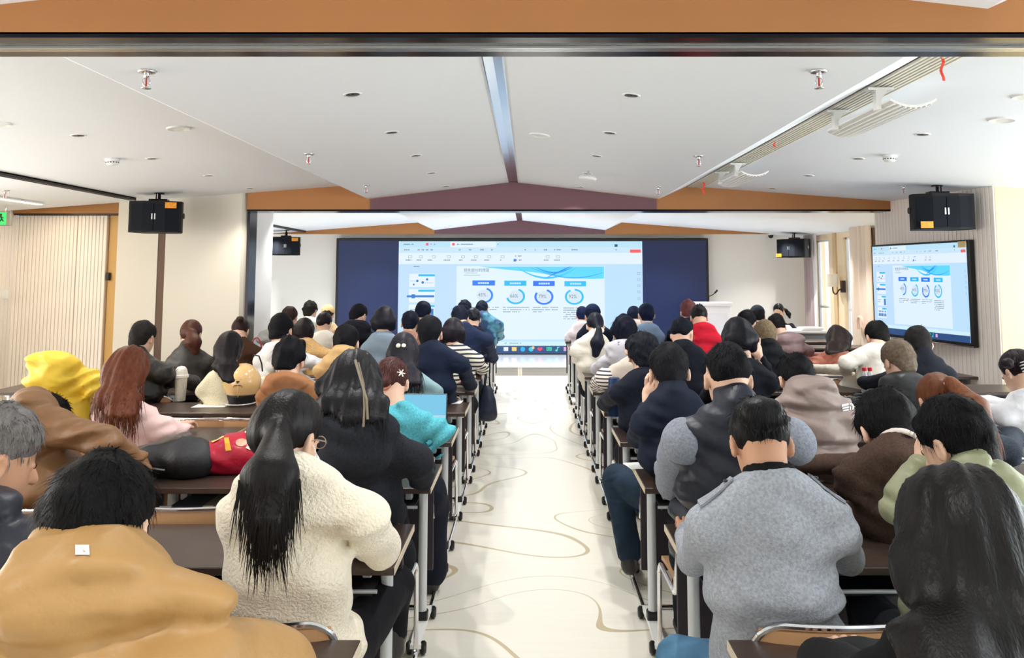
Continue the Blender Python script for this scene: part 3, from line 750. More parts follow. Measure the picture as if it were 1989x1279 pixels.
# security camera and conduit
p = PD(1497, 457, YW - 0.1)
t = thing('security_camera', 'small white dome camera high on the front wall, right', 'camera', p)
MB().lathe([(0.05, 0.06), (0.06, 0.03), (0.055, 0.0)], n=18).build('base', M_WHITEP, t, True)
MB().lathe([(0.05, 0.0), (0.042, -0.04), (0.02, -0.058), (0.001, -0.062)], n=18).build('dome', M_BLACK, t, True)
# exit sign at the far left
p = PD(9, 425, 8.3)
t = thing('exit_sign', 'green lit exit sign with running figure, cut by left frame edge', 'sign', p)
MB().bbox((-0.11, -0.012, -0.075), (0.065, 0.03, 0.075), 0.004).build('housing', mat('grey_sign_case', (150, 148, 140), 0.4), t)
MB().box((-0.10, -0.015, -0.065), (0.025, -0.012, 0.065)).build('lit_face', emat('exit', (60, 225, 110), 1.3), t)
m = MB(); m.add([(-0.03 + 0.012 * math.cos(j * math.pi / 6), -0.0165, 0.04 + 0.012 * math.sin(j * math.pi / 6)) for j in range(12)], [tuple(range(12))])
for (a, b, r) in (((-0.03, -0.0165, 0.028), (-0.02, -0.0165, -0.005), 0.009), ((-0.02, -0.0165, -0.005), (-0.045, -0.0165, -0.04), 0.007), ((-0.02, -0.0165, -0.005), (0.0, -0.0165, -0.03), 0.007), ((-0.028, -0.0165, 0.02), (0.0, -0.0165, 0.005), 0.005), ((-0.028, -0.0165, 0.02), (-0.055, -0.0165, 0.01), 0.005)): m.tube([a, b], [r, r * 0.8], 6)
m.build('running_figure', emat('exitfig', (8, 70, 40), 0.3), t)
MB().tube([(0, 0.01, 0.075), (0, 0.01, ceil_z(p.x) - p.z)], 0.006, 8).build('hanging_rod', M_CHROME, t)
p = PD(10, 572, 8.75); t = thing('wall_switch', 'white switch plate on the ribbed wall at far left', 'switch', p)
MB().bbox((-0.045, -0.02, -0.045), (0.045, 0.0, 0.045), 0.004).build('plate', M_WHITEP, t); MB().bbox((-0.028, -0.026, -0.028), (0.028, -0.019, 0.028), 0.003).build('rocker', M_WHITEP, t)

# ================================================================== curtains and wall lamp by the far windows
def curtain(y0, y1, x, z0, z1, m, label, n=9, amp=0.035, tie=None):
    t = thing('curtain', label, 'curtain', (x, (y0 + y1) / 2, 0))
    mb = MB(); N = n * 8; rows = 10; vs = []
    yc = (y0 + y1) / 2
    for r in range(rows + 1):
        z = z0 + (z1 - z0) * r / rows
        k = 1.0
        if tie: k = 1 - 0.45 * math.exp(-((z - tie) / 0.35) ** 2)
        for th in (0, 0.006):
            for i in range(N + 1):
                s = i / N; ph = s * n * 2 * math.pi
                vs.append((-(amp * (0.8 + 0.4 * math.sin(ph * 0.37 + 1)) * math.sin(ph)) + th, (y0 - yc + (y1 - y0) * s) * k, z))
    w = 2 * (N + 1); fs = []
    for r in range(rows):
        for i in range(N):
            a = r * w + i; fs.append((a, a + 1, a + w + 1, a + w)); a += N + 1; fs.append((a, a + w, a + w + 1, a + 1))
    mb.add(vs, fs); mb.build('cloth', m, t, True)
    MB().tube([(0, y0 - yc - 0.05, z1 + 0.012), (0, y1 - yc + 0.05, z1 + 0.012)], 0.012, 8).build('rail', M_WHITEP, t)
    if tie:
        kk = 0.55 * (y1 - y0) / 2
        MB().tube([(-0.07, -kk * 1.1, tie), (-0.085, 0, tie - 0.05), (-0.07, kk * 1.1, tie), (0.03, kk, tie + 0.02), (0.03, -kk, tie + 0.02)], 0.02, 8, closed=True).build('tieback', mat('pink_tieback', (232, 196, 178), 0.7), t, True)
    return t
def yx(u, X): return X * F / (u - VPX) / CT
XC = XR - 0.14
M_MAUVEC = mat('mauve_curtain', (186, 168, 166), 0.8); M_SAND = mat('sand_curtain', (236, 222, 208), 0.8)
zt = PD(1570, 452, 14.6).z
curtain(yx(1578.5, XC) , yx(1562, XC), XC, 0.2, zt, M_MAUVEC, 'mauve curtain in the front right corner of the room', 5)
curtain(yx(1586, XC), yx(1580, XC), XC - 0.0, 0.2, zt, mat('sheer_curtain', (240, 240, 240), 0.8), 'white sheer curtain next to the mauve curtain', 3, 0.02)
curtain(yx(1692, XC - 0.1), yx(1652, XC - 0.1), XC - 0.1, 0.1, zt, M_SAND, 'sand coloured curtain with a pink tieback beside the television', 8, 0.05, None)
tb = PD(1674, 622, yx(1676, XC - 0.16))
t = tag(MB().tube(fillet([(tb.x, tb.y - 0.1, tb.z - 0.14), (tb.x - 0.02, tb.y - 0.09, tb.z), (tb.x - 0.03, tb.y, tb.z + 0.06), (tb.x - 0.02, tb.y + 0.1, tb.z), (tb.x, tb.y + 0.12, tb.z - 0.14)], 0.08), 0.022, 8).build('curtain_tie', mat('pink_tieback', (232, 196, 178), 0.7), None, True), 'pink looped tie on the sand curtain beside the television', 'curtain tie')
struct('trim_16', MB().box((XR - 0.03, yx(1697, XR) , 0), (XR, yx(1690, XR), HC + 0.8)), mat('dark_brown_pilaster', (84, 58, 40), 0.5))
struct('trim_17', MB().box((XR - 0.025, yx(1627, XR), 0), (XR, yx(1621, XR), HC + 0.8)), mat('tan_pilaster', (214, 184, 140), 0.5))
p = PD(1617, 545, yx(1618, XR - 0.12))
t = thing('wall_lamp', 'white shaded wall lamp with a curved dark arm between far windows', 'wall lamp', p)
MB().lathe([(0.09, -0.11), (0.095, -0.1), (0.085, 0.11), (0.08, 0.11)], n=18).build('lamp_shade', mat('lamp_shade_white', (246, 236, 214), 0.7), t, True)
MB().tube(fillet([(0, 0, -0.1), (0, 0, -0.2), (0.0, -0.14, -0.24), (0.02, -0.2, -0.16), (0.08, -0.22, -0.12)], 0.06), 0.012, 8).build('arm', mat('dark_bronze', (60, 44, 36), 0.4, 0.7), t, True)
MB().bbox((0.06, -0.27, -0.2), (0.12, -0.17, 0.0), 0.006).build('wall_plate', mat('dark_bronze', (60, 44, 36), 0.4, 0.7), t)

# ================================================================== lectern, side desk, bits at the front
p = PD(1381, 587, 14.2); q = PD(1381, 700, 14.2)
t = thing('lectern', 'white lectern with a gooseneck microphone right of the video wall', 'lectern', (p.x, 14.2, 0.16))
M_LEC = mat('lectern_white', (238, 236, 240), 0.4)
zt = p.z - 0.16; w = 34 / PX(14.2)
MB().bbox((-w, -0.22, 0.06), (w * 0.96, 0.22, zt - 0.06), 0.01).build('body', M_LEC, t)
MB().bbox((-w * 1.02, -0.27, zt - 0.06), (w * 1.02, 0.26, zt), 0.01).build('top', M_LEC, t)
MB().bbox((-w * 0.9, -0.2, 0), (w * 0.88, 0.2, 0.06), 0.01).build('plinth', M_BLACK, t)
MB().bbox((-w * 0.8, -0.226, 0.2), (w * 0.76, -0.219, zt - 0.18), 0.003).build('front_panel', mat('lectern_inlay', (228, 226, 234), 0.4), t)
mq = PD(1388, 568, 14.2)
MB().tube(fillet([(-0.06, 0, zt), (-0.04, 0, zt + 0.1), (mq.x - p.x - 0.05, -0.05, mq.z - 0.16 - 0.05), (mq.x - p.x, -0.08, mq.z - 0.16)], 0.05), 0.007, 6).build('gooseneck', M_DKMETAL, t, True)
MB().tube([(mq.x - p.x - 0.015, -0.07, mq.z - 0.175), (mq.x - p.x + 0.03, -0.09, mq.z - 0.12)], 0.016, 8).build('microphone', M_BLACK, t, True)
p = PD(1566, 641, 12.3)
M_GREY = mat('grey_laminate', (92, 98, 108), 0.5)
t = thing('side_desk', 'dark grey panelled side desk at front right below curtains', 'desk', (p.x, 12.3, 0))
w = 30 / PX(12.3)
MB().bbox((-w - 0.6, -0.3, p.z - 0.035), (w, 0.35, p.z), 0.004).build('top', mat('pale_grey_top', (190, 192, 196), 0.4), t)
MB().box((-w - 0.56, -0.28, 0), (w - 0.02, -0.26, p.z - 0.035)).build('front_panel', M_GREY, t)
MB().box((w - 0.04, -0.26, 0), (w - 0.02, 0.33, p.z - 0.035)).build('end_panel', M_GREY, t)
MB().box((-w - 0.58, -0.26, 0), (-w - 0.56, 0.33, p.z - 0.035)).build('end_panel', M_GREY, t)
M_PAPER = mat('white_paper', (246, 246, 244), 0.7)
t = thing('paper_stack', 'stack of white papers on the grey side desk', 'papers', (p.x + 0.02, 12.2, p.z))
for k in range(4): MB().box((-0.18 + 0.012 * k, -0.12 - 0.01 * k, 0.012 * k), (0.14 + 0.008 * k, 0.12, 0.012 * k + 0.011)).build('sheet', M_PAPER, t)
t = thing('telephone', 'small white desk telephone on the grey side desk', 'telephone', (p.x - 0.33, 12.22, p.z))
MB().prism([(0, -0.08, 0), (0, 0.1, 0), (0, 0.1, 0.07), (0, -0.08, 0.02)], (-0.08, 0, 0), (0.08, 0, 0)).build('base', M_WHITEP, t)
MB().tube(fillet([(-0.06, -0.05, 0.06), (-0.06, -0.03, 0.09), (-0.06, 0.07, 0.12), (-0.06, 0.09, 0.09)], 0.03), 0.016, 8).build('handset', M_WHITEP, t, True)
# ================================================================== desks and chairs
A0, PITCH, DEP = 2.15, 0.957, 0.45
def far(k): return A0 + PITCH * k
def near(k): return far(k) - DEP
DZ = 0.72
XLE, XRE = -0.437 * 0.955, 0.517 * 0.955       # aisle ends of the desks
XLE, XRE = -0.425, 0.505
M_DESK = mat('dark_walnut_top', (66, 52, 46), 0.32, var=(5, 0.16, (1, 14, 1)), spec=0.5)
M_EDGE = mat('beige_edge_band', (206, 192, 168), 0.5)
M_MOD = mat('plum_modesty_panel', (44, 34, 42), 0.55)
M_SHELF = mat('black_book_shelf', (24, 22, 26), 0.5)
def make_desk(w):
    t = thing('training_desk', 'x', 'desk')
    h = w / 2
    MB().bbox((-h + 0.002, -DEP / 2, DZ - 0.026), (h - 0.002, DEP / 2, DZ), 0.003).build('desktop', M_DESK, t)
    for s in (-1, 1): MB().box((min(s * h, s * (h - 0.002)), -DEP / 2 + 0.001, DZ - 0.025), (max(s * h, s * (h - 0.002)), DEP / 2 - 0.001, DZ - 0.001)).build('edge_band', M_EDGE, t)
    MB().bbox((-h + 0.03, 0.135, 0.24), (h - 0.03, 0.152, DZ - 0.05), 0.003).build('modesty_panel', M_MOD, t)
    MB().box((-h + 0.09, -0.13, DZ - 0.125), (h - 0.09, 0.13, DZ - 0.117)).build('book_shelf', M_SHELF, t)
    MB().tube([(-h + 0.07, -0.145, DZ - 0.105), (h - 0.07, -0.145, DZ - 0.105)], 0.007, 8).build('shelf_rail', M_STEEL, t, True)
    for s in (-1, 1):
        x = s * (h - 0.062)
        MB().tube([(x, 0.0, 0.10), (x, 0.0, DZ - 0.026)], 0.021, 14).build('post', M_STEEL, t, True)
        b = MB(); b.bbox((x - s * 0.065 - 0.016, -0.03, DZ - 0.105), (x - s * 0.065 + 0.016, 0.02, DZ - 0.027)); b.box((min(x, x - s * 0.065), -0.008, DZ - 0.08), (max(x, x - s * 0.065), 0.008, DZ - 0.05)); b.tube([(x, -0.006, DZ - 0.062), (x + s * 0.035, -0.006, DZ - 0.062)], 0.008, 8)
        b.build('tilt_bracket', M_STEEL, t)
        MB().bbox((x - 0.027, -0.027, 0.068), (x + 0.027, 0.027, 0.112), 0.006).build('post_socket', M_BLACK, t)
        f = MB(); poly = [(0, -0.21, 0.05), (0, -0.05, 0.075), (0, 0.05, 0.075), (0, 0.21, 0.05), (0, 0.215, 0.035), (0, 0.05, 0.05), (0, -0.05, 0.05), (0, -0.215, 0.035)]
        f.prism(poly, (x - 0.024, 0, 0), (x + 0.024, 0, 0)); fo = f.build('foot', M_WHITEP, t)
        for sy in (-1, 1):
            for sx in (-1, 1):
                MB().lathe([(0.001, -0.014), (0.022, -0.013), (0.028, -0.006), (0.028, 0.006), (0.02, 0.014), (0.001, 0.015)], n=14, M=Matrix.Translation((x + sx * 0.03, sy * 0.185, 0.0285)) @ Matrix.Rotation(sx * math.pi / 2, 4, 'Y')).build('caster', M_BLACK, fo, True)
        MB().lathe([(0.012, 0), (0.012, 0.004), (0.006, 0.005)], n=10, M=Matrix.Translation((x - s * 0.12, 0.134, 0.42)) @ Matrix.Rotation(math.pi / 2, 4, 'X')).build('panel_screw', M_CHROME, t, True)
    kids(t); return t
SW = 0.655                     # seat spacing
DW = 2 * SW
proto = make_desk(DW - 0.012)
first = [True]
ROWS = 11
def ordn(k): return ORD[k] if k < 11 else str(k)
NL = [1, 2, 3, 3, 3, 3, 3, 3, 2, 2, 2]
NR = [1, 2, 2, 3, 3, 3, 3, 3, 3, 3, 3]
POS = ['beside the aisle', 'second from the aisle', 'third from the aisle']
for k in range(ROWS):
    for side, n, xe in (('left', NL[k], XLE), ('right', NR[k], XRE)):
        for i in range(n):
            x = xe + (-1 if side == 'left' else 1) * (DW * (i + 0.5))
            lb = f'dark folding desk {POS[i]}, {side} block, {ordn(k)} row from the camera'
            if first[0]: o = proto; first[0] = False; o['label'] = lb; o['group'] = 'training desks'; o.location = (x, far(k) - DEP / 2, 0)
            else: dup(proto, (x, far(k) - DEP / 2, 0), 0, lb, 'training desks')

M_TAN = mat('tan_leatherette', (190, 146, 104), 0.42, bump=(300, 0.15, 0.001))
def make_chair():
    t = thing('conference_chair', 'x', 'chair')
    hw = 0.225
    def pad(name, f, nu, nv, th, m):
        vs = []; fs = []
        for side in (0, 1):
            for j in range(nv + 1):
                for i in range(nu + 1):
                    u = -1 + 2 * i / nu; v = j / nv
                    p, n = f(u, v); e = (1 - abs(u) ** 6) * (1 - abs(2 * v - 1) ** 6)
                    vs.append(p + n * th * (1 if side else -1) * (0.35 + 0.65 * e))
        k = (nu + 1) * (nv + 1)
        for j in range(nv):
            for i in range(nu):
                a = j * (nu + 1) + i; fs += [(a, a + nu + 1, a + nu + 2, a + 1), (k + a, k + a + 1, k + a + nu + 2, k + a + nu + 1)]
        for i in range(nu): fs += [(i, i + 1, k + i + 1, k + i)]; a = nv * (nu + 1) + i; fs += [(a, k + a, k + a + 1, a + 1)]
        for j in range(nv): a = j * (nu + 1); fs += [(a, k + a, k + a + nu + 1, a + nu + 1)]; a += nu; fs += [(a, a + nu + 1, k + a + nu + 1, k + a)]
        return MB().add(vs, fs).build(name, m, t, True)
    def back(u, v):
        z = 0.50 + 0.25 * v; y = -0.195 - 0.045 * v - 0.03 * (1 - u * u)
        return Vector((u * hw * (1 - 0.06 * v ** 6), y, z)), Vector((0, 1, 0.18)).normalized()
    pad('backrest', back, 10, 6, 0.016, M_TAN)
    pad('seat', lambda u, v: (Vector((u * hw, -0.19 + 0.41 * v, 0.445 - 0.02 * v ** 4)), Vector((0, 0, 1))), 8, 8, 0.026, M_TAN)
    top = [back(-1 + 2 * i / 10, 1.0)[0] + Vector((0, 0, 0.012)) for i in range(11)]
    fr = [back(-1, 0.0)[0] + Vector((-0.012, 0, 0)), top[0] + Vector((-0.012, 0, -0.03))] + top[1:-1] + [top[-1] + Vector((0.012, 0, -0.03)), back(1, 0.0)[0] + Vector((0.012, 0, 0))]
    MB().tube(fillet(fr, 0.03, 3), 0.009, 8).build('back_rail', M_CHROME, t, True)
    for s in (-1, 1):
        x = s * (hw + 0.012)
        pts = fillet([(x, -0.195, 0.5), (x, -0.19, 0.425), (x, 0.2, 0.415), (x, 0.22, 0.012), (x, -0.22, 0.012)], 0.05, 4)
        MB().tube(pts, 0.010, 8).build('side_frame', M_CHROME, t, True)
    MB().tube([(-hw - 0.012, -0.22, 0.012), (hw + 0.012, -0.22, 0.012)], 0.010, 8).build('floor_bar', M_CHROME, t, True)
    kids(t); return t
chair0 = make_chair(); cf = [True]
def chair(x, k, label, dy=0.0):
    loc = (x, near(k) - 0.205 + dy, 0)
    if cf[0]:
        cf[0] = False; chair0.location = loc; chair0['label'] = label; chair0['group'] = 'conference chairs'; return chair0
    return dup(chair0, loc, 0, label, 'conference chairs')

def seat_x(x):
    q = [XLE - 0.30 - SW * i for i in range(8)] + [XRE + 0.30 + SW * i for i in range(8)]
    b = min(q, key=lambda c: abs(c - x)); return b if abs(b) < 1.0 else x
# ================================================================== soft shapes: distance fields meshed by surface nets
def smin(a, b, k):
    h = np.clip(0.5 + 0.5 * (b - a) / k, 0, 1)
    return b + (a - b) * h - k * h * (1 - h)
class Field:
    def __init__(s): s.p = []; s.mods = []; s.lo = np.full(3, 1e9); s.hi = np.full(3, -1e9)
    def _b(s, lo, hi): s.lo = np.minimum(s.lo, lo); s.hi = np.maximum(s.hi, hi)
    def rc(s, a, b, ra, rb, k=0.03, sx=1.0, sub=False, M=None):     # tapered capsule, widened sx times along world x
        a = np.array(a, float); b = np.array(b, float); r = max(ra, rb)
        lo = np.minimum(a, b) - np.array([r * max(sx, 1), r, r]); hi = np.maximum(a, b) + np.array([r * max(sx, 1), r, r])
        cx = (a[0] + b[0]) / 2
        def f(X, Y, Z):
            X = (X - cx) / sx
            A = np.array([(a[0] - cx) / sx, a[1], a[2]]); D = np.array([(b[0] - a[0]) / sx, b[1] - a[1], b[2] - a[2]])
            L = max(D @ D, 1e-9)
            t = np.clip(((X - A[0]) * D[0] + (Y - A[1]) * D[1] + (Z - A[2]) * D[2]) / L, 0, 1)
            return np.sqrt((X - A[0] - t * D[0]) ** 2 + (Y - A[1] - t * D[1]) ** 2 + (Z - A[2] - t * D[2]) ** 2) - (ra + t * (rb - ra))
        s.p.append((f, lo, hi, k, sub)); 
        if not sub: s._b(lo, hi)
        return s
    def el(s, c, r, R=None, k=0.02, sub=False):                        # ellipsoid, R = 3x3 local-to-world
        c = np.array(c, float); r = np.array(r, float); m = r.max()
        def f(X, Y, Z):
            x, y, z = X - c[0], Y - c[1], Z - c[2]
            if R is not None:
                x, y, z = R[0][0] * x + R[1][0] * y + R[2][0] * z, R[0][1] * x + R[1][1] * y + R[2][1] * z, R[0][2] * x + R[1][2] * y + R[2][2] * z
            k0 = np.sqrt((x / r[0]) ** 2 + (y / r[1]) ** 2 + (z / r[2]) ** 2)
            k1 = np.sqrt((x / r[0] ** 2) ** 2 + (y / r[1] ** 2) ** 2 + (z / r[2] ** 2) ** 2) + 1e-6
            return k0 * (k0 - 1) / k1
        s.p.append((f, c - m, c + m, k, sub))
        if not sub: s._b(c - m, c + m)
        return s
    def ring(s, c, ax, R, hh, t, k=0.015, ry=1.0):                     # upright collar round an axis
        c = np.array(c, float); ax = np.array(ax, float); ax = ax / np.linalg.norm(ax); m = R + hh + t
        def f(X, Y, Z):
            x, y, z = X - c[0], (Y - c[1]) / ry, Z - c[2]
            h = x * ax[0] + y * ax[1] + z * ax[2]
            rho = np.sqrt(np.maximum(x * x + y * y + z * z - h * h, 0))
            return np.sqrt((rho - R - 0.18 * (-h)) ** 2 + np.maximum(np.abs(h) - hh, 0) ** 2) - t
        s.p.append((f, c - m, c + m, k, False)); s._b(c - m, c + m); return s
    def mesh(s, h):
        lo = s.lo - 3 * h - 0.02; hi = s.hi + 3 * h + 0.02
        n = np.ceil((hi - lo) / h).astype(int) + 1
        ax = [lo[i] + h * np.arange(n[i]) for i in range(3)]
        G = np.full(n, 0.3, np.float32)
        for f, a, b, k, sub in s.p:
            m = k + 3 * h + 0.03
            i0 = np.clip(np.floor((a - m - lo) / h).astype(int), 0, n - 1); i1 = np.clip(np.ceil((b + m - lo) / h).astype(int) + 1, 1, n)
            sl = tuple(slice(i0[i], i1[i]) for i in range(3))
            if any(i1[i] <= i0[i] for i in range(3)): continue
            d = f(ax[0][sl[0]][:, None, None], ax[1][sl[1]][None, :, None], ax[2][sl[2]][None, None, :])
            G[sl] = -smin(-G[sl], d, k) if sub else smin(G[sl], d, k)
        X, Y, Z = ax[0][:, None, None], ax[1][None, :, None], ax[2][None, None, :]
        for m in s.mods: G = m(G, X, Y, Z)
        return nets(G.astype(np.float32), lo, h)
def nets(G, lo, h):
    S = G < 0
    c = [S[i:S.shape[0] - 1 + i, j:S.shape[1] - 1 + j, k:S.shape[2] - 1 + k] for i in (0, 1) for j in (0, 1) for k in (0, 1)]
    al = c[0].copy(); an = c[0].copy()
    for q in c[1:]: al &= q; an |= q
    act = an & ~al
    I = np.argwhere(act)
    if len(I) == 0: return np.zeros((0, 3)), np.zeros((0, 4), int)
    idx = np.full(act.shape, -1, int); idx[act] = np.arange(len(I))
    P = np.zeros((len(I), 3)); N = np.zeros(len(I))
    co = np.array([(i, j, k) for i in (0, 1) for j in (0, 1) for k in (0, 1)])
    val = [G[I[:, 0] + o[0], I[:, 1] + o[1], I[:, 2] + o[2]] for o in co]
    for a in range(8):
        for b in range(a + 1, 8):
            if np.abs(co[a] - co[b]).sum() != 1: continue
            va, vb = val[a], val[b]; m = (va < 0) != (vb < 0)
            t = va[m] / (va[m] - vb[m])
            P[m] += co[a] + t[:, None] * (co[b] - co[a]); N[m] += 1
    V = lo + h * (I + P / N[:, None])
    Q = []
    for d in range(3):
        sl0 = [slice(None)] * 3; sl1 = [slice(None)] * 3; sl0[d] = slice(0, -1); sl1[d] = slice(1, None)
        A = S[tuple(sl0)]; B = S[tuple(sl1)]
        E = np.argwhere(A != B)
        o1, o2 = [(1, 2), (2, 0), (0, 1)][d]
        ok = (E[:, o1] > 0) & (E[:, o2] > 0) & (E[:, o1] < S.shape[o1] - 1) & (E[:, o2] < S.shape[o2] - 1); E = E[ok]
        def g(u, w):
            q = E.copy(); q[:, o1] -= u; q[:, o2] -= w; return idx[q[:, 0], q[:, 1], q[:, 2]]
        F4 = np.stack([g(1, 1), g(0, 1), g(0, 0), g(1, 0)], 1)
        fl = ~A[E[:, 0], E[:, 1], E[:, 2]]
        F4[fl] = F4[fl][:, ::-1]; Q.append(F4)
    return V, np.concatenate(Q)
def np_mesh(name, V, Q, m, smooth=True):
    me = bpy.data.meshes.new(name); me.vertices.add(len(V)); me.vertices.foreach_set('co', np.ascontiguousarray(V, np.float32).ravel())
    n = len(Q); me.loops.add(4 * n); me.loops.foreach_set('vertex_index', np.ascontiguousarray(Q, np.int32).ravel())
    me.polygons.add(n); me.polygons.foreach_set('loop_start', np.arange(0, 4 * n, 4, dtype=np.int32))
    me.polygons.foreach_set('use_smooth', np.ones(n, bool)); me.update(calc_edges=True)
    me.materials.append(m); return me
def join(*parts):
    V = []; Q = []; b = 0
    for v, q in parts:
        if len(v) == 0: continue
        V.append(v); Q.append(q + b); b += len(v)
    return np.concatenate(V), np.concatenate(Q)
def wob(X, Y, Z, s, seed=0):       # cheap smooth noise, about -1..1
    r = np.random.RandomState(seed); o = 0
    for _ in range(5):
        a = r.normal(size=3); a /= np.linalg.norm(a); o = o + np.sin((X * a[0] + Y * a[1] + Z * a[2]) * (s * r.uniform(0.6, 1.6)) + r.uniform(0, 6.28))
    return o / 2.6
def relax(V, Q, n=1):              # light smoothing that takes out the grid steps
    for _ in range(n):
        A = np.zeros_like(V); c = np.zeros(len(V))
        for i in range(4):
            a, b = Q[:, i], Q[:, (i + 1) % 4]
            np.add.at(A, a, V[b]); np.add.at(c, a, 1)
        V = V * 0.5 + A / np.maximum(c, 1)[:, None] * 0.5
    return V

# ------------------------------------------------------------------ head and hand templates
def rotm(yaw, pitch, roll=0):
    return np.array(Matrix.Rotation(math.radians(yaw), 3, 'Z') @ Matrix.Rotation(math.radians(-pitch), 3, 'X') @ Matrix.Rotation(math.radians(roll), 3, 'Y'))
def head_field(f, H, R, s=1.0):
    W_ = lambda p: H + R @ (np.array(p, float) * s)
    f.el(W_((0, -0.012, 0.03)), np.array((0.077, 0.097, 0.092)) * s, R, 0.02)
    f.el(W_((0, 0.032, -0.04)), np.array((0.061, 0.062, 0.082)) * s, R, 0.03)
    f.rc(W_((0, 0.086, 0.0)), W_((0, 0.106, -0.036)), 0.009 * s, 0.013 * s, 0.012)
    f.rc(W_((-0.02, 0.085, -0.07)), W_((0.02, 0.085, -0.07)), 0.008 * s, 0.008 * s, 0.008)
    f.el(W_((0, 0.075, -0.108)), np.array((0.022, 0.018, 0.016)) * s, R, 0.02)
    for sx in (-1, 1):
        f.el(W_((sx * 0.031, 0.082, 0.0)), np.array((0.016, 0.012, 0.011)) * s, R, 0.01, True)
        f.el(W_((sx * 0.031, 0.077, 0.0)), np.array((0.014, 0.012, 0.01)) * s, R, 0.004)
        Re = R @ np.array(Matrix.Rotation(sx * 0.35, 3, 'Z'))
        f.el(W_((sx * 0.082, -0.006, -0.012)), np.array((0.011, 0.021, 0.034)) * s, Re, 0.008)
        f.el(W_((sx * 0.09, -0.002, -0.008)), np.array((0.007, 0.011, 0.018)) * s, Re, 0.006, True)
def hand_arrays():
    out = {}
    for sx in (-1, 1):             # hand points along +y, palm down; thumb toward -x*sx (inner side)
        f = Field()
        f.rc((0, -0.03, 0), (0, 0.015, 0), 0.024, 0.027, 0.02); f.el((0, 0.05, 0), (0.041, 0.05, 0.017), None, 0.015)
        for i, (x, L) in enumerate(((-0.03, 0.068), (-0.01, 0.08), (0.01, 0.074), (0.03, 0.056))):
            x *= sx; r = 0.0088
            a = np.array((x, 0.085, 0.002)); b = a + (x * 0.1, L * 0.45, 0.004); c = b + (x * 0.05, L * 0.28, -0.014); d = c + (0, L * 0.18, -0.02)
            f.rc(a, b, r, r * 0.95, 0.004); f.rc(b, c, r * 0.95, r * 0.88, 0.003); f.rc(c, d, r * 0.88, r * 0.78, 0.003)
        a = np.array((-0.03 * sx, 0.03, -0.006)); b = a + (-0.025 * sx, 0.03, -0.008); c = b + (0.002 * sx, 0.03, -0.006)
        f.rc(a, b, 0.013, 0.0105, 0.01); f.rc(b, c, 0.0105, 0.0085, 0.004)
        out[sx] = f.mesh(0.0045)
    return out
HANDS = hand_arrays()
def place_hand(sx, wrist, direction, roll=0.0, s=1.0, up=(0, 0, 1)):
    y = np.array(direction, float); y /= np.linalg.norm(y); u = np.array(up, float)
    x = np.cross(y, u); x /= np.linalg.norm(x); z = np.cross(x, y)
    Rm = np.stack([x, y, z], 1) @ np.array(Matrix.Rotation(roll, 3, 'Y'))
    V, Q = HANDS[sx]; return np.array(wrist) + (V * s) @ Rm.T, Q

# ------------------------------------------------------------------ materials of people
M_SKIN = mat('skin', (222, 182, 158), 0.5, bump=(90, 0.08, 0.002), spec=0.35)
M_SKIN2 = mat('tan_skin', (206, 156, 126), 0.5, bump=(90, 0.08, 0.002), spec=0.35)
def hairmat(rgb):
    rgb = tuple(round(x * 0.72) for x in rgb)
    return mat(f'hair_{rgb}', rgb, 0.42, bump=(60, 0.45, 0.004, (3.0, 3.0, 0.22)), spec=0.18, var=(34, 0.28, (2, 2, 0.2)))
def shortmat(rgb):
    rgb = tuple(round(x * 0.72) if max(rgb) < 100 else x for x in rgb)
    return mat(f'short_hair_{rgb}', rgb, 0.6, bump=(170, 0.6, 0.004, (1.6, 1.6, 0.8)), spec=0.1, var=(60, 0.3))
def cloth(kind, rgb):
    if max(rgb) < 105: rgb = tuple(round(x * 0.74) for x in rgb)
    n = f'{kind}_{rgb}'
    if kind == 'nylon': return mat(n, rgb, 0.45, bump=(26, 0.3, 0.010), spec=0.4, fold=(6.5, 0.75, 0.022))
    if kind == 'leather': return mat(n, rgb, 0.4, bump=(40, 0.4, 0.01), spec=0.45, fold=(8, 0.7, 0.018))
    if kind == 'wool': return mat(n, rgb, 0.95, bump=(220, 0.6, 0.004), spec=0.1, var=(120, 0.22), fold=(4.5, 0.4, 0.02))
    if kind == 'fleece': return mat(n, rgb, 0.95, bump=(110, 1.0, 0.009), spec=0.1, sheen=0.3, fold=(4.5, 0.6, 0.03))
    if kind == 'knit': return mat(n, rgb, 0.95, bump=(150, 0.8, 0.005, (1, 1, 2.2)), spec=0.1, fold=(6, 0.5, 0.02))
    if kind == 'denim': return mat(n, rgb, 0.8, bump=(300, 0.4, 0.002), spec=0.2, var=(14, 0.25), fold=(9, 0.7, 0.015))
    return mat(n, rgb, 0.85, bump=(34, 0.3, 0.008), spec=0.2, fold=(6, 0.7, 0.022))
def stripe_mat(name, a, b, scale, axis=2):
    if name in MATS: return MATS[name]
    m = mat(name, a, 0.9, spec=0.1); nt = m.node_tree; p = nt.nodes['Principled BSDF']
    t = nt.nodes.new('ShaderNodeTexCoord'); w = nt.nodes.new('ShaderNodeTexWave'); w.inputs['Scale'].default_value = scale; w.bands_direction = 'XYZ'[axis]; w.inputs['Distortion'].default_value = 1.0; w.inputs['Detail'].default_value = 0
    nt.links.new(t.outputs['Object'], w.inputs['Vector'])
    r = nt.nodes.new('ShaderNodeValToRGB'); r.color_ramp.interpolation = 'CONSTANT'; r.color_ramp.elements[0].color = lin(a) + (1,); r.color_ramp.elements[1].color = lin(b) + (1,); r.color_ramp.elements[1].position = 0.62
    nt.links.new(w.outputs['Fac'], r.inputs[0]); nt.links.new(r.outputs[0], p.inputs['Base Color']); return m
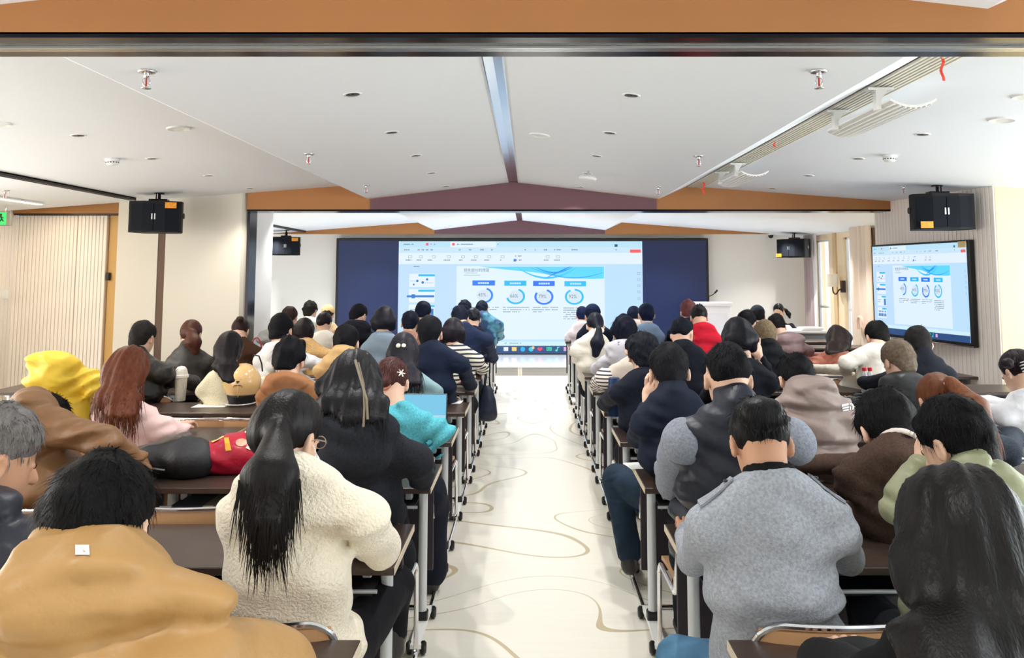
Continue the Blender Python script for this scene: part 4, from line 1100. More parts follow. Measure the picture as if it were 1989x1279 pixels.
def camo_mat(name, a, b, scale):
    if name in MATS: return MATS[name]
    m = mat(name, a, 0.6, spec=0.3); nt = m.node_tree; p = nt.nodes['Principled BSDF']
    t = nt.nodes.new('ShaderNodeTexCoord'); w = nt.nodes.new('ShaderNodeTexNoise'); w.inputs['Scale'].default_value = scale
    nt.links.new(t.outputs['Object'], w.inputs['Vector'])
    r = nt.nodes.new('ShaderNodeValToRGB'); r.color_ramp.elements[0].color = lin(a) + (1,); r.color_ramp.elements[1].color = lin(b) + (1,); r.color_ramp.elements[0].position = 0.45; r.color_ramp.elements[1].position = 0.58
    nt.links.new(w.outputs['Fac'], r.inputs[0]); nt.links.new(r.outputs[0], p.inputs['Base Color']); return m

# shoe shared by everybody
def shoe_mesh():
    f = Field(); f.rc((0, -0.08, 0.05), (0, 0.1, 0.035), 0.042, 0.034, 0.03, 0.95); f.rc((0, -0.08, 0.06), (0, -0.07, 0.11), 0.042, 0.042, 0.03)
    f.mods.append(lambda G, X, Y, Z: np.maximum(G, 0.006 - Z + 0 * X + 0 * Y)); return f.mesh(0.012)
SHOE = shoe_mesh()

def person(p):
    """p: one seated (or standing) person from measurements: k row, hu,hv head in the photograph, Y head depth, bl,br,vt silhouette of the body"""
    k = p['k']; Y = p['Y']; nearp = Y < 4.7
    s = p.get('hs', 1.0)
    H = np.array(PD(p['hu'], p['hv'] - 0.42 * 0.18 * PX(Y, 1.2), Y)); 
    yaw, pitch, roll = p.get('yaw', 0), p.get('pitch', 28), p.get('roll', 0)
    R = rotm(yaw, pitch, roll)
    H = H - np.array((0, 0, 0.135 * s + p.get('hv_', 0.0)))
    Yn = p.get('yn', near(k))
    By = Y - p.get('back', 0.10)
    cx0, cx1, zt = PD(p['bl'], p['vt'], By).x, PD(p['br'], p['vt'], By).x, PD(p['br'], p['vt'], By).z
    Wd = cx1 - cx0; cx = (cx0 + cx1) / 2 + p.get('dx', 0)
    N = np.array((H[0] * 0.6 + cx * 0.4 if not p.get('nx') else PD(p['nx'], p['vt'], By).x, By, zt - (0.105 if p.get('collar') == 'bighood' else 0.072)))
    N[2] = min(N[2], H[2] - 0.085) if pitch < 40 else N[2]; sxs = p.get('seat', seat_x(cx)) if not p.get('stand') else cx; hx = cx * 0.55 + sxs * 0.45
    puff = p.get('puff', 0.0)
    ar = 0.056 + puff * 0.9
    hw = Wd / 2
    hipY = Yn - 0.245 + p.get('hip', 0)
    hip = np.array((hx, hipY, 0.56))
    S = [np.array((cx + sg * max(hw - ar - 0.018, 0.13), By + 0.01, N[2] - 0.10 - p.get('drop', 0.0))) for sg in (-1, 1)]
    E = []; Wr = []
    for i, sg in enumerate((-1, 1)):
        e = np.array((cx + sg * (hw - ar * 0.9), max(By + 0.14, Yn - 0.06), DZ + 0.075 + puff * 0.5))
        w = np.array((cx + sg * 0.10, Yn + 0.2, DZ + 0.055))
        o = p.get('arm' + 'LR'[i])
        if o:
            e = np.array(PD(*o[0])) if o[0] else e; w = np.array(PD(*o[1])) if o[1] else w
        if p.get('stand'):
            e = S[i] + np.array((sg * 0.05, 0.05, -0.28)); w = e + np.array((-sg * 0.1, 0.2, -0.1))
        E.append(e); Wr.append(w)
    t = thing('person', p['desc'], 'person', (0, 0, 0))
    base = Vector((float(cx), float(hipY), 0.0)); t.location = base; b3 = np.array(base)
    hres = p.get('res', 0.0105 if Y < 2.8 else 0.013 if Y < 4.7 else 0.017 if Y < 7 else 0.022)
    skin = M_SKIN if p.get('skin', 0) == 0 else M_SKIN2
    # ---- body: head, neck, core, arms, hands and legs in one mesh
    f = Field(); head_field(f, H, R, s)
    chin = H + R @ np.array((0, -0.03, -0.07)) * s
    f.rc(H + R @ np.array((0, -0.035, -0.035)) * s, N + np.array((0, 0.01, -0.05)), 0.056 * s, 0.064, 0.03)
    f.rc(N + (0, 0.01, -0.05), N + (0, 0.02, -0.25), 0.06, 0.085, 0.05, 1.2)
    hv, hq = f.mesh(0.007 if Y < 2.8 else 0.0095 if Y < 4.7 else 0.013)
    c = Field(); c.rc(hip, N + np.array((0, 0.02, -0.2)), 0.1, 0.09, 0.04, 1.25)
    for i in range(2):
        c.rc(S[i], E[i], 0.04, 0.036, 0.03); c.rc(E[i], Wr[i], 0.036, 0.024, 0.02)
    sgs = (-1, 1)
    knees = []; feet = []
    for i, sg in enumerate(sgs):
        kn = np.array((sxs + sg * 0.10, min(hipY + 0.42, far(k) - 0.02), 0.53)); ft = np.array((sxs + sg * 0.10, kn[1] - 0.06, 0.09))
        o = p.get('leg' + 'LR'[i])
        if o: kn = np.array(PD(*o[0])); ft = np.array(PD(*o[1]))
        if p.get('stand'): kn = np.array((cx + sg * 0.09, hipY + 0.02, 0.5)); ft = np.array((cx + sg * 0.09, hipY, 0.09))
        knees.append(kn); feet.append(ft)
        hp = hip + np.array((sg * 0.09, 0.02, -0.03))
        c.rc(hp, kn, 0.06, 0.045, 0.04); c.rc(kn, ft, 0.045, 0.032, 0.02)
    cv, cq = c.mesh(0.024)
    parts = [(hv, hq), (cv, cq)]
    for i, sg in enumerate(sgs):
        dr = Wr[i] - E[i]; hd = p.get('hand' + 'LR'[i])
        if hd: parts.append(place_hand(sg, Wr[i], hd[0], hd[1], 1.05))
        else: parts.append(place_hand(sg, Wr[i], (dr[0], dr[1], min(dr[2], 0) * 0.3), 0.0, 1.05))
    V, Q = join(*parts)
    link('body', np_mesh('body', V - b3, Q, skin), t)
    # ---- eyes
    for sg in (-1, 1):
        e = H + R @ np.array((sg * 0.031, 0.0875, 0.0)) * s
        if Y < 5 or p.get('face'):
            MB().lathe([(0.001, 0.0026), (0.006, 0.0018), (0.0075, 0.0)], n=10, M=Matrix.Translation(Vector(e - b3)) @ Matrix(R.tolist()).to_4x4() @ Matrix.Rotation(-math.pi / 2, 4, 'X')).build('eye', mat('dark_eye', (30, 22, 18), 0.2), t, True)
    # ---- upper garment
    kind, rgb = p['cloth']
    j = Field(); sx = min(max((hw - ar * 1.5) / (0.122 + puff), 1.15), 1.8); sxc = min(max((hw - ar * 0.95) / (0.122 + puff), 1.2), 2.0)
    cr = 0.122 + puff
    chest = N + np.array((0, 0.035, -0.24)); mid = hip * 0.5 + chest * 0.5 + np.array((0, -0.015 if not p.get('stand') else 0, 0.0))
    j.rc(hip, mid, cr + 0.012, cr, 0.06, sx * 0.98); j.rc(mid, chest, cr, cr * 0.98, 0.06, sx); j.rc(chest, N + np.array((0, 0.012, -0.115)), cr * 0.98, 0.085 + puff * 0.5, 0.08, sx)
    for i, sg in enumerate(sgs):
        j.rc(N + np.array((sg * 0.062, 0.0, -0.022)), S[i], 0.068 + puff * 0.5, ar + 0.004, 0.075)
        j.rc(S[i], E[i], ar + 0.004, ar * 0.88, 0.026); j.rc(E[i], Wr[i] - (Wr[i] - E[i]) * 0.14, ar * 0.88, 0.042 + puff * 0.5, 0.026)
    if p.get('skirt'):
        for sg in sgs: j.rc(hip + (sg * 0.08, -0.03, 0), hip + np.array((sg * 0.14, -0.02, -0.22)), 0.12, 0.09, 0.06)
    j.rc(N + np.array((0, 0.0, -0.01)), N + np.array((0, 0.01, -0.09)), 0.076 + puff * 0.4, 0.10 + puff, 0.035)
    nd = H + R @ np.array((0, -0.04, -0.07)) * s - N; nd = nd / np.linalg.norm(nd)
    if Y > 0 and nd[2] < 0.5: nd = np.array((nd[0], nd[1], 0.6)); nd /= np.linalg.norm(nd)
    col = p.get('collar', 'crew')
    rr = p.get('cr', 0.0)
    if col == 'stand': j.rc(N + np.array((0, 0.0, -0.02)), N + nd * (0.055 + rr * 0.6), 0.078 + rr + puff * 0.3, 0.071 + rr * 0.9, 0.008); j.ring(N + nd * (0.022 + puff * 0.3), nd, 0.066 + rr + puff * 0.3, 0.02 + rr * 0.4, 0.016 + puff * 0.2, 0.006)
    elif col == 'hood':
        j.rc(N + np.array((-0.085, -0.01, 0.0)), N + np.array((0.0, -0.085, -0.015)), 0.045, 0.055, 0.03); j.rc(N + np.array((0.085, -0.01, 0.0)), N + np.array((0.0, -0.085, -0.015)), 0.045, 0.055, 0.03); j.rc(N + np.array((0, -0.085, 0.0)), N + np.array((0, -0.115, -0.12)), 0.06, 0.05, 0.05, 1.6)
    elif col == 'bighood':
        j.el(N + np.array((0.0, -0.05, 0.03)), (0.165, 0.11, 0.085), None, 0.03); j.el(N + np.array((0.0, -0.10, -0.06)), (0.14, 0.07, 0.09), None, 0.04)
    elif col == 'shirt': j.ring(N + nd * 0.02, nd, 0.07 + rr, 0.018, 0.009, 0.012)
    elif col == 'turtle': j.ring(N + nd * 0.03, nd, 0.066, 0.03, 0.012, 0.02)
    else: j.ring(N + nd * 0.005, nd, 0.07, 0.008, 0.01, 0.02)
    sd = hash(p['desc']) % 1000 if False else sum(map(ord, p['desc'])) % 997
    q = p.get('quilt'); wr = p.get('wrinkle', 0.005) * (1.9 if Y < 4.7 else 1.5)
    def mod(G, X, Y_, Z):
        D = 0
        if q:
            mode, per, amp = q
            if mode == 'h':
                zz = (Z - p.get('qz', 0) + 0.010 * wob(X, Y_, Z, 7, sd)) / per; dd = np.abs(zz - np.round(zz)) * per
                D = D + amp * (0.5 * np.abs(np.sin(np.pi * zz)) - 0.9 * np.exp(-(dd / max(0.016, hres * 1.3)) ** 2)) + 0.25 * amp * np.exp(-(dd / 0.05) ** 2) * wob(X * 2.2, Y_, Z * 0.4, 40, sd + 9)
            elif mode == 'd':
                for sg_ in (0.8, -0.8):
                    zz = (Z - p.get('qz', 0) + sg_ * (X - cx)) / per; dd = np.abs(zz - np.round(zz)) * per; D = D + amp * (0.3 * np.abs(np.sin(np.pi * zz)) - 0.8 * np.exp(-(dd / max(0.014, hres * 1.2)) ** 2))
            elif mode == 'w': D = D + amp * (np.abs(np.sin(np.pi * (Z + 0.05 * np.abs(np.sin(X * 22))) / per)) - 0.6)
        if wr:
            ax_ = np.abs(X - cx)
            a_ = Z * 38 + 16 * ax_ + 2.4 * wob(X, Y_, Z, 9, sd); m_ = np.clip(0.35 + wob(X, Y_, Z, 12, sd + 3), 0, 1)
            b_2 = Z * 74 - 34 * ax_ + 2.6 * wob(X, Y_, Z, 12, sd + 4); m2_ = np.clip(0.2 + wob(X, Y_, Z, 14, sd + 5), 0, 1) * np.clip(ax_ / (hw * 0.5), 0.25, 1)
            D = D + wr * 1.3 * (np.sin(a_) * m_) + wr * 0.9 * np.sin(b_2) * m2_
        if Y < 4.7 and p.get('seam', 0.004): D = D - p.get('seam', 0.004) * np.exp(-((np.abs(X - cx) - (hw - ar * 1.9)) / 0.006) ** 2) * (Z > N[2] - 0.36)
        return G - D
    j.mods.append(mod)
    zc = p.get('hem', 0.455)
    j.mods.append(lambda G, X, Y_, Z: np.maximum(G, zc - Z))
    # the garment stays open round the neck
    hole = Field()
    V, Q = j.mesh(hres); V = relax(V, Q, 1)
    gm = p.get('mat') or cloth(kind, rgb)
    jo = link(p.get('gname', 'jacket'), np_mesh('garment', V - b3, Q, gm), t)
    # sleeves of another colour: a second shell, slightly proud of the first
    if p.get('sleeve'):
        for i in range(2):
            sf = Field()
            sf.rc(S[i] + np.array((0, 0, 0.0)), E[i], ar + 0.026, ar + 0.012, 0.03); sf.rc(E[i], Wr[i] - (Wr[i] - E[i]) * 0.1, ar + 0.012, 0.052, 0.02)
            sf.mods.append(lambda G, X, Y_, Z: G - 0.004 * wob(X, Y_, Z, 30, sd))
            lim = max(hw - 0.115, 0.09)
            sf.mods.append(lambda G, X, Y_, Z: np.maximum(G, lim - np.abs(X - cx)))
            V, Q = sf.mesh(hres); link('sleeve', np_mesh('sleeve', V - b3, Q, p['sleeve']), t)
    # ---- trousers and shoes
    tr = Field()
    lr = p.get('lr', 0.0)
    for i, sg in enumerate(sgs):
        hp = hip + np.array((sg * 0.085, 0.0, -0.05))
        tr.rc(hip + (sg * 0.05, 0, -0.03), hp, 0.11, 0.1, 0.04); tr.rc(hp, knees[i], 0.095 + lr, 0.066 + lr, 0.03); tr.rc(knees[i], feet[i] + (0, 0, 0.02), 0.066 + lr, 0.05 + lr, 0.02)
    tr.mods.append(lambda G, X, Y_, Z: np.maximum(G - 0.005 * wob(X, Y_, Z, 24, sd + 5), Z - 0.66))
    V, Q = tr.mesh(0.02 if Y < 4.7 else 0.026)
    pk, pc = p.get('pants', ('plain', (30, 32, 42)))
    link('trousers', np_mesh('trousers', V - b3, Q, cloth(pk, pc)), t)
    for i in range(2):
        sv = SHOE[0] + np.array((feet[i][0], feet[i][1] + 0.06, feet[i][2] - 0.09)) - b3
        link('shoe', np_mesh('shoe', sv, SHOE[1], mat('dark_shoe', (40, 34, 32), 0.5)), t)
    # ---- hair
    hk = p.get('hair', 'short'); hc = p.get('hcol', (26, 22, 22))
    L = lambda v: H + R @ np.array(v, float) * s
    g = Field(); cut = None
    big = p.get('hv_', 0.0)
    er = np.array((0.085 + big, 0.106 + big, 0.1 + big)) * s
    if hk in ('short', 'crop', 'bald', 'spiky', 'curly'):
        if hk != 'crop': g.rc(L((0, -0.05, 0.0)), L((0, -0.046, -0.085)), 0.062 * s, 0.054 * s, 0.03, 1.12)
        g.el(L((0, -0.012, 0.033)), er, R, 0.02)
        if hk == 'spiky': g.el(L((0, 0.0, 0.07)), np.array((0.075, 0.095, 0.075)) * s, R, 0.02)
        a, b_ = {'short': (-0.042, 0.62), 'crop': (0.012, 0.5), 'bald': (-0.042, 0.62), 'spiky': (-0.04, 0.6), 'curly': (-0.045, 0.6)}[hk]
        def cutm(G, X, Y_, Z):
            x, y, z = X - H[0], Y_ - H[1], Z - H[2]
            lx = (R[0][0] * x + R[1][0] * y + R[2][0] * z) / s; ly = (R[0][1] * x + R[1][1] * y + R[2][1] * z) / s; lz = (R[0][2] * x + R[1][2] * y + R[2][2] * z) / s
            line = a + b_ * np.maximum(ly, -0.075) + np.maximum(ly - 0.02, 0) * 0.3 + np.clip((np.abs(lx) - 0.045) / 0.03, 0, 1) * 0.03 * np.clip((ly + 0.06) / 0.04, 0, 1)
            tn = 0.007 * wob(X, Y_, Z, 75 if hk != 'curly' else 110, sd + 2) * (1.6 if hk in ('spiky', 'curly') else 0.8)
            taper = np.clip((line + 0.05 - lz) / 0.05, 0, 1) * 0.007
            G = np.maximum(G - np.maximum(tn, -0.0015) + taper, (line - lz) * s * 0.85)
            if hk == 'bald': G = np.maximum(G, 0.06 - np.sqrt((lx * 1.0) ** 2 + (ly - 0.03) ** 2 + (lz - 0.12) ** 2)) 
            return G
        g.mods.append(cutm); hm = shortmat(hc)
    else:
        g.el(L((0, -0.014, 0.032)), er, R, 0.02)
        if hk in ('long', 'wavy', 'bob', 'half'):
            for sg in sgs: g.rc(L((sg * 0.06, 0.0, 0.02)), L((sg * 0.068, -0.035, -0.07)), 0.034 * s, 0.03 * s, 0.03)
            g.rc(L((0, -0.07, 0.03)), L((0, -0.075, -0.06)), 0.05 * s, 0.045 * s, 0.04, 1.3)
        if hk in ('long', 'wavy', 'half', 'bob'):
            tu, tv, w0, w1 = p['tip']
            n0 = N + np.array((0, -0.07 - puff, 0.02)) if hk != 'bob' else L((0, -0.06, -0.08))
            tip = np.array(PD(tu, tv, By - 0.13 - puff * 1.2 if hk != 'bob' else Y - 0.06))
            top = L((0, -0.075, -0.02))
            n0[0] = top[0] * 0.65 + tip[0] * 0.35; n0[2] = max(top[2] - 0.12, tip[2] + 0.05)
            g.rc(top, n0, 0.05 * s, 0.034, 0.04, w0 / 0.05); g.rc(n0, tip, 0.034, 0.022, 0.04, (w0 * 0.4 + w1 * 0.6) / 0.03)
        if hk in ('pony', 'lowpony'):
            tie = np.array(PD(*p['tie'])) ; tip = np.array(PD(*p['tip3'])); m3 = tie * 0.45 + tip * 0.55 + np.array((0, -0.02, 0.01)); w = p.get('pw', 0.04)
            g.rc(L((0, -0.08, 0.0)), tie, 0.05 * s, 0.022, 0.05); g.rc(tie, m3, 0.024, w, 0.02, 1.3); g.rc(m3, tip, w, w * 0.55, 0.03, 1.25)
        if hk in ('bun', 'clip'):
            bu = np.array(PD(*p['bun'])); r = p.get('br_', 0.045); g.el(bu, (r * 1.15, r, r * 0.9), None, 0.025)
        def cutm(G, X, Y_, Z):
            x, y, z = X - H[0], Y_ - H[1], Z - H[2]
            lx = (R[0][0] * x + R[1][0] * y + R[2][0] * z) / s; ly = (R[0][1] * x + R[1][1] * y + R[2][1] * z) / s; lz = (R[0][2] * x + R[1][2] * y + R[2][2] * z) / s
            ang = np.arctan2(lx, -ly + 0.02)
            gk = 0.35 if hk in ('bun', 'clip', 'pony', 'lowpony') else 0.8 if Y < 4.5 else 0.35
            G = G - gk * 0.003 * np.sin(ang * 26 + 2.5 * wob(X, Y_, Z, 9, sd)) - gk * 0.004 * np.sin(ang * 11 + 2 * wob(X, Y_, Z, 7, sd + 1))
            if hk == 'wavy': G = G - 0.016 * wob(X * 1.5, Y_, Z * 0.7, 22, sd + 3)
            face = 0.052 - ly + 0.55 * np.minimum(lz - 0.06, 0) * -0.0
            G = np.maximum(G, np.where(lz < 0.085, (ly - (0.035 + 0.5 * np.clip(lz, -0.05, 0.1))) * s, G))   # clear of the face
            if hk in ('pony', 'lowpony', 'bun', 'clip'):
                line = -0.065 + 0.55 * np.maximum(ly, -0.09) + 0.045
                keep = (np.sqrt(x * x + y * y + z * z) > 0.125 * s)
                G = np.where(keep, G, np.maximum(G, (line - lz) * s * 0.8))
            return G
        g.mods.append(cutm); hm = hairmat(hc)
    if hk != 'none':
        hr = (0.007 if hk not in ('long', 'wavy') else 0.0085) if Y < 2.8 else 0.009 if Y < 4.7 else 0.012 if Y < 7 else 0.015
        V, Q = g.mesh(hr)
        strands = []
        if Y < 5.3 and p.get('strands', 1) and hk in ('long', 'wavy', 'half', 'pony', 'lowpony'):
            rs = np.random.RandomState(sd)
            rg = V[:, 2]; zlo = rg.min(); top = H[2] + 0.05
            back = np.where((V[:, 1] < H[1] + 0.02) & (rg < H[2] - 0.05))[0]
            for vi in rs.choice(back, min(p.get('strands', 260), len(back))):
                a = V[vi]; ctr = np.array((H[0], H[1], a[2]))
                if hk in ('pony', 'lowpony'):
                    tt = np.array(PD(*p['tie'])); ctr = np.array((tt[0], tt[1] + 0.05, a[2]))
                    if a[2] > tt[2] - 0.02: continue
                o = a - ctr; o[2] = 0; o = o / (np.linalg.norm(o) + 1e-6); Ln = rs.uniform(0.06, 0.17) if hk != 'wavy' else rs.uniform(0.08, 0.2)
                tdir = np.array((rs.normal() * 0.12, 0.0 + rs.normal() * 0.03, -1.0)); w = rs.uniform(0.0012, 0.003); sdv = np.array((o[1], -o[0], 0)) * w
                pts = [];
                for q_ in range(5):
                    u = q_ / 4; c_ = a + o * (0.002 + 0.004 * math.sin(u * 3.1)) + tdir * Ln * u
                    if hk == 'wavy': c_ = c_ + np.array((math.sin(u * 9 + vi) * 0.008, 0, 0))
                    ww = sdv * (1 - u * 0.85); pts += [c_ - ww, c_ + ww]
                strands.append((np.array(pts), np.array([(2 * i, 2 * i + 1, 2 * i + 3, 2 * i + 2) for i in range(4)])))
        if Y < 8.4 and hk in ('short', 'crop', 'spiky', 'curly', 'bald', 'bun', 'clip'):      # loose hairs that break up the outline
            rs = np.random.RandomState(sd); crown = L((0.01, -0.03, 0.135)); ctr = L((0, -0.01, 0.02))
            for vi in rs.choice(len(V), 1100 if Y < 4.7 else 350):
                if hk in ('crop', 'bun', 'clip') and V[vi][2] < H[2] + 0.045: continue
                a = V[vi]; o = a - ctr; o /= np.linalg.norm(o) + 1e-6; d = a - crown + rs.normal(size=3) * 0.02; d -= o * (d @ o); d /= np.linalg.norm(d) + 1e-6
                Ln = rs.uniform(0.012, 0.034) * (1.5 if hk in ('spiky', 'curly') else 1); sdv = np.cross(o, d) * rs.uniform(0.0008, 0.0017); lf = rs.uniform(0.05, 0.3)
                m1 = a + d * Ln * 0.55 + o * Ln * lf * 0.75; m2 = a + d * Ln + o * Ln * lf
                strands.append((np.array([a - sdv, a + sdv, m1 - sdv * 0.8, m1 + sdv * 0.8, m2 - sdv * 0.15, m2 + sdv * 0.15]), np.array([(0, 1, 3, 2), (2, 3, 5, 4)])))
        if strands: V, Q = join((V, Q), *strands)
        link('hair', np_mesh('hair', V - b3, Q, hm), t)
    P = dict(t=t, H=H, R=R, N=N, S=S, E=E, W=Wr, b=b3, By=By, cx=cx, hw=hw, L=L, hip=hip, nd=nd, puff=puff)
    for ex in p.get('extra', ()): ex(P, p)
    return P

# ---- small worn things, all built on the wearer
def at(P, v): return Vector([float(x) for x in (np.array(v) - P['b'])])
def glasses(P, p):
    m = MB(); s = 1
    for sg in (-1, 1):
        c = [at(P, P['L']((sg * 0.032 + 0.021 * math.cos(a * math.pi / 8), 0.102, 0.0 + 0.017 * math.sin(a * math.pi / 8)))) for a in range(16)]
        m.tube(c, 0.0016, 5, closed=True)
        m.tube([at(P, P['L']((sg * 0.053, 0.1, 0.004))), at(P, P['L']((sg * 0.082, 0.02, 0.004))), at(P, P['L']((sg * 0.083, -0.012, -0.004)))], 0.0022, 5)
    m.tube([at(P, P['L']((-0.011, 0.104, 0.003))), at(P, P['L']((0.011, 0.104, 0.003)))], 0.0016, 5)
    m.build('glasses', mat('glasses_frame', (150, 130, 110), 0.3, 0.6), P['t'], True)
def scrunchie(rgb, r=0.028, t=0.009):
    def f(P, p):
        c = at(P, PD(*p['tie'])); m = MB()
        m.tube([c + Vector((r * math.cos(a * math.pi / 7), 0.25 * r * math.sin(a * math.pi / 7), r * 0.55 * math.sin(a * math.pi / 7) - 0.006)) for a in range(14)], t, 8, closed=True)
        m.build('hair_tie', mat(f'tie_{rgb}', rgb, 0.7, bump=(120, 0.6, 0.004)), P['t'], True)
    return f
def cap(rgb, kind='cap'):
    def f(P, p):
        g = Field(); L, R = P['L'], P['R']
        g.el(L((0, -0.01, 0.045)), (0.092, 0.112, 0.1), R, 0.02)
        if kind == 'cap': g.el(L((0, 0.12, 0.055)), (0.075, 0.07, 0.012), R, 0.02)
        H = P['H']
        def cut(G, X, Y, Z):
            x, y, z = X - H[0], Y - H[1], Z - H[2]; lz = R[0][2] * x + R[1][2] * y + R[2][2] * z
            return np.maximum(G, (0.03 if kind == 'cap' else 0.015) - lz)
        g.mods.append(cut); V, Q = g.mesh(0.011)
        link('cap' if kind == 'cap' else 'beanie', np_mesh('cap', V - P['b'], Q, cloth('wool' if kind != 'cap' else 'plain', rgb)), P['t'])
    return f
def claw(rgb, at_l, r=0.03):
    def f(P, p):
        m = MB(); c = P['L'](at_l)
        for sg in (-1, 1):
            for i in range(4):
                o = P['R'] @ np.array((sg * 0.018, -0.01, (i - 1.5) * 0.016)); e = P['R'] @ np.array((sg * 0.03, 0.02, (i - 1.5) * 0.018))
                m.tube([at(P, c + o * 0.3), at(P, c + o), at(P, c + e)], 0.0045, 6)
        m.tube([at(P, c + P['R'] @ np.array((0, -0.008, -0.032))), at(P, c + P['R'] @ np.array((0, -0.012, 0.034)))], 0.007, 6)
        m.build('claw_clip', mat(f'claw_{rgb}', rgb, 0.25), P['t'], True)
    return f
def star_clip(at_l, rgb=(238, 232, 224)):
    def f(P, p):
        m = MB(); c = P['L'](at_l); R = P['R']
        n = c - P['H']; n = n / np.linalg.norm(n); x = np.cross(n, (0, 0, 1.0)); x /= np.linalg.norm(x); y = np.cross(x, n)
        for a in (0.3, 1.35, 2.4):
            d = (x * math.cos(a) + y * math.sin(a)) * 0.022
            m.tube([at(P, c - d + n * 0.004), at(P, c + d + n * 0.004)], 0.0035, 6)
        m.build('star_clip', mat('pearl_white', rgb, 0.25), P['t'], True)
    return f
def pearls(at_l):
    def f(P, p):
        c = P['L'](at_l)
        for sg in (-1, 1):
            g = Field(); g.el(c + np.array((sg * 0.016, 0, 0)), (0.0165, 0.015, 0.0165)); V, Q = g.mesh(0.005)
            link('pearl', np_mesh('pearl', V - P['b'], Q, mat('pearl_cream', (240, 228, 200), 0.25)), P['t'])
    return f
def back_patch(du, dv, w, h, rgb, name, drawer=None):
    """a flat print laid on the garment's back, found by casting toward it"""
    def f(P, p):
        me = [o for o in P['t'].children if o.name.startswith(p.get('gname', 'jacket'))][0].data
        from mathutils.bvhtree import BVHTree
        bv = BVHTree.FromPolygons([v.co for v in me.vertices], [tuple(q.vertices) for q in me.polygons])
        mb = MB(); n = 8; vs = []; okk = True
        shapes = drawer or [[(-1, -1), (1, -1), (1, 1), (-1, 1)]]
        for sh in shapes:
            pts = []
            for (a, b) in sh:
                o = Vector(PD(du + a * w, dv + b * h, 0.3)) - Vector(P['b']); d = Vector(PD(du + a * w, dv + b * h, 3.0)) - Vector(PD(du + a * w, dv + b * h, 0.3))
                hit = bv.ray_cast(o, d.normalized())
                if hit[0] is None: okk = False; break
                pts.append(hit[0] + hit[1] * 0.0035)
            if len(pts) == len(sh): mb.add(pts, [tuple(range(len(pts)))])
        if mb.v: mb.build(name, mat(f'{name}_{rgb}', rgb, 0.6), P['t'])
    return f
# ================================================================== the people
BLK = (24, 21, 22); DKB = (44, 34, 32)
def epaulettes(P, p):
    from mathutils.bvhtree import BVHTree
    me = [o for o in P['t'].children if o.name.startswith(p.get('gname', 'jacket'))][0].data
    bv = BVHTree.FromPolygons([v.co for v in me.vertices], [tuple(q.vertices) for q in me.polygons])
    for sg in (-1, 1):
        top = []
        for i in range(7):
            x = P['cx'] + sg * (0.105 + (P['hw'] - 0.05 - 0.105) * i / 6)
            for dy in (-0.02, 0.02):
                h_ = bv.ray_cast(at(P, (x, P['By'] + 0.005 + dy * (0.7 + 0.05 * i), 1.6)), Vector((0, 0, -1)))
                top.append(h_[0] + h_[1] * 0.002 if h_[0] else None)
        if any(q is None for q in top): continue
        up = [q + Vector((0, 0, 0.008)) for q in top]
        fs = [(2 * i, 2 * i + 2, 2 * i + 3, 2 * i + 1) for i in range(6)]
        fs = [tuple(14 + a for a in f) for f in fs] + [(2 * i, 14 + 2 * i, 16 + 2 * i, 2 * i + 2) for i in range(6)] + [(2 * i + 1, 2 * i + 3, 17 + 2 * i, 15 + 2 * i) for i in range(6)] + [(0, 1, 15, 14), (12, 26, 27, 13)]
        MB().add(top + up, fs).build('epaulette', cloth('wool', (150, 154, 164)), P['t'])
        MB().lathe([(0.001, 0.005), (0.008, 0.004), (0.009, 0)], n=10, M=Matrix.Translation((up[2] + up[3]) / 2)).build('epaulette_button', M_BLACK, P['t'], True)
def inner_collar(rgb, R=0.062, up=0.05, hh=0.022):
    def f(P, p):
        g = Field(); g.ring(P['N'] + P['nd'] * up, P['nd'], R, hh, 0.008); V, Q = g.mesh(0.009)
        link('inner_collar', np_mesh('collar', V - P['b'], Q, cloth('plain', rgb)), P['t'])
    return f
def mask_loop(P, p):
    L = P['L']; m = MB()
    m.tube([at(P, L((0.09, 0.0, -0.012))), at(P, L((0.086, 0.035, -0.045))), at(P, L((0.06, 0.085, -0.06)))], 0.0018, 5)
    g = Field(); g.el(L((0, 0.075, -0.065)), (0.062, 0.05, 0.05), P['R']); V, Q = g.mesh(0.009)
    link('face_mask', np_mesh('mask', V - P['b'], Q, mat('white_mask', (236, 238, 240), 0.8)), P['t']); m.build('mask_loop', M_WHITEP, P['t'], True)
def curve_line(pts, r, rgb, name):
    def f(P, p): MB().tube([at(P, PD(*q)) for q in pts], r, 6).build(name, mat(f'{name}_{rgb}', rgb, 0.6), P['t'], True)
    return f
def buns(rgb=(200, 120, 90)):
    def f(P, p):
        c = at(P, PD(*p['bun'])); r = p.get('br_', 0.04) * 0.95; m = MB()
        m.tube([c + Vector((r * math.cos(a * math.pi / 8), -0.01 + 0.3 * r * math.sin(a * math.pi / 8), r * 0.8 * math.sin(a * math.pi / 8))) for a in range(16)], 0.009, 8, closed=True)
        m.build('hair_tie', mat(f'tie_{rgb}', rgb, 0.6, bump=(120, 0.6, 0.004)), P['t'], True)
    return f
LET = {  # crude block letters for the back print, in -1..1 boxes
 'U': [[(-1, -1), (-.8, -1), (-.8, 1), (-1, 1)], [(-.4, -1), (-.2, -1), (-.2, 1), (-.4, 1)], [(-1, .6), (-.2, .6), (-.2, 1), (-1, 1)], [(.1, -1), (.3, -1), (.3, 1), (.1, 1)], [(.1, -1), (.9, -1), (.9, -.6), (.1, -.6)], [(.7, -1), (.9, -1), (.9, 0.1), (.7, 0.1)], [(.1, -.1), (.9, -.1), (.9, .2), (.1, .2)]]}
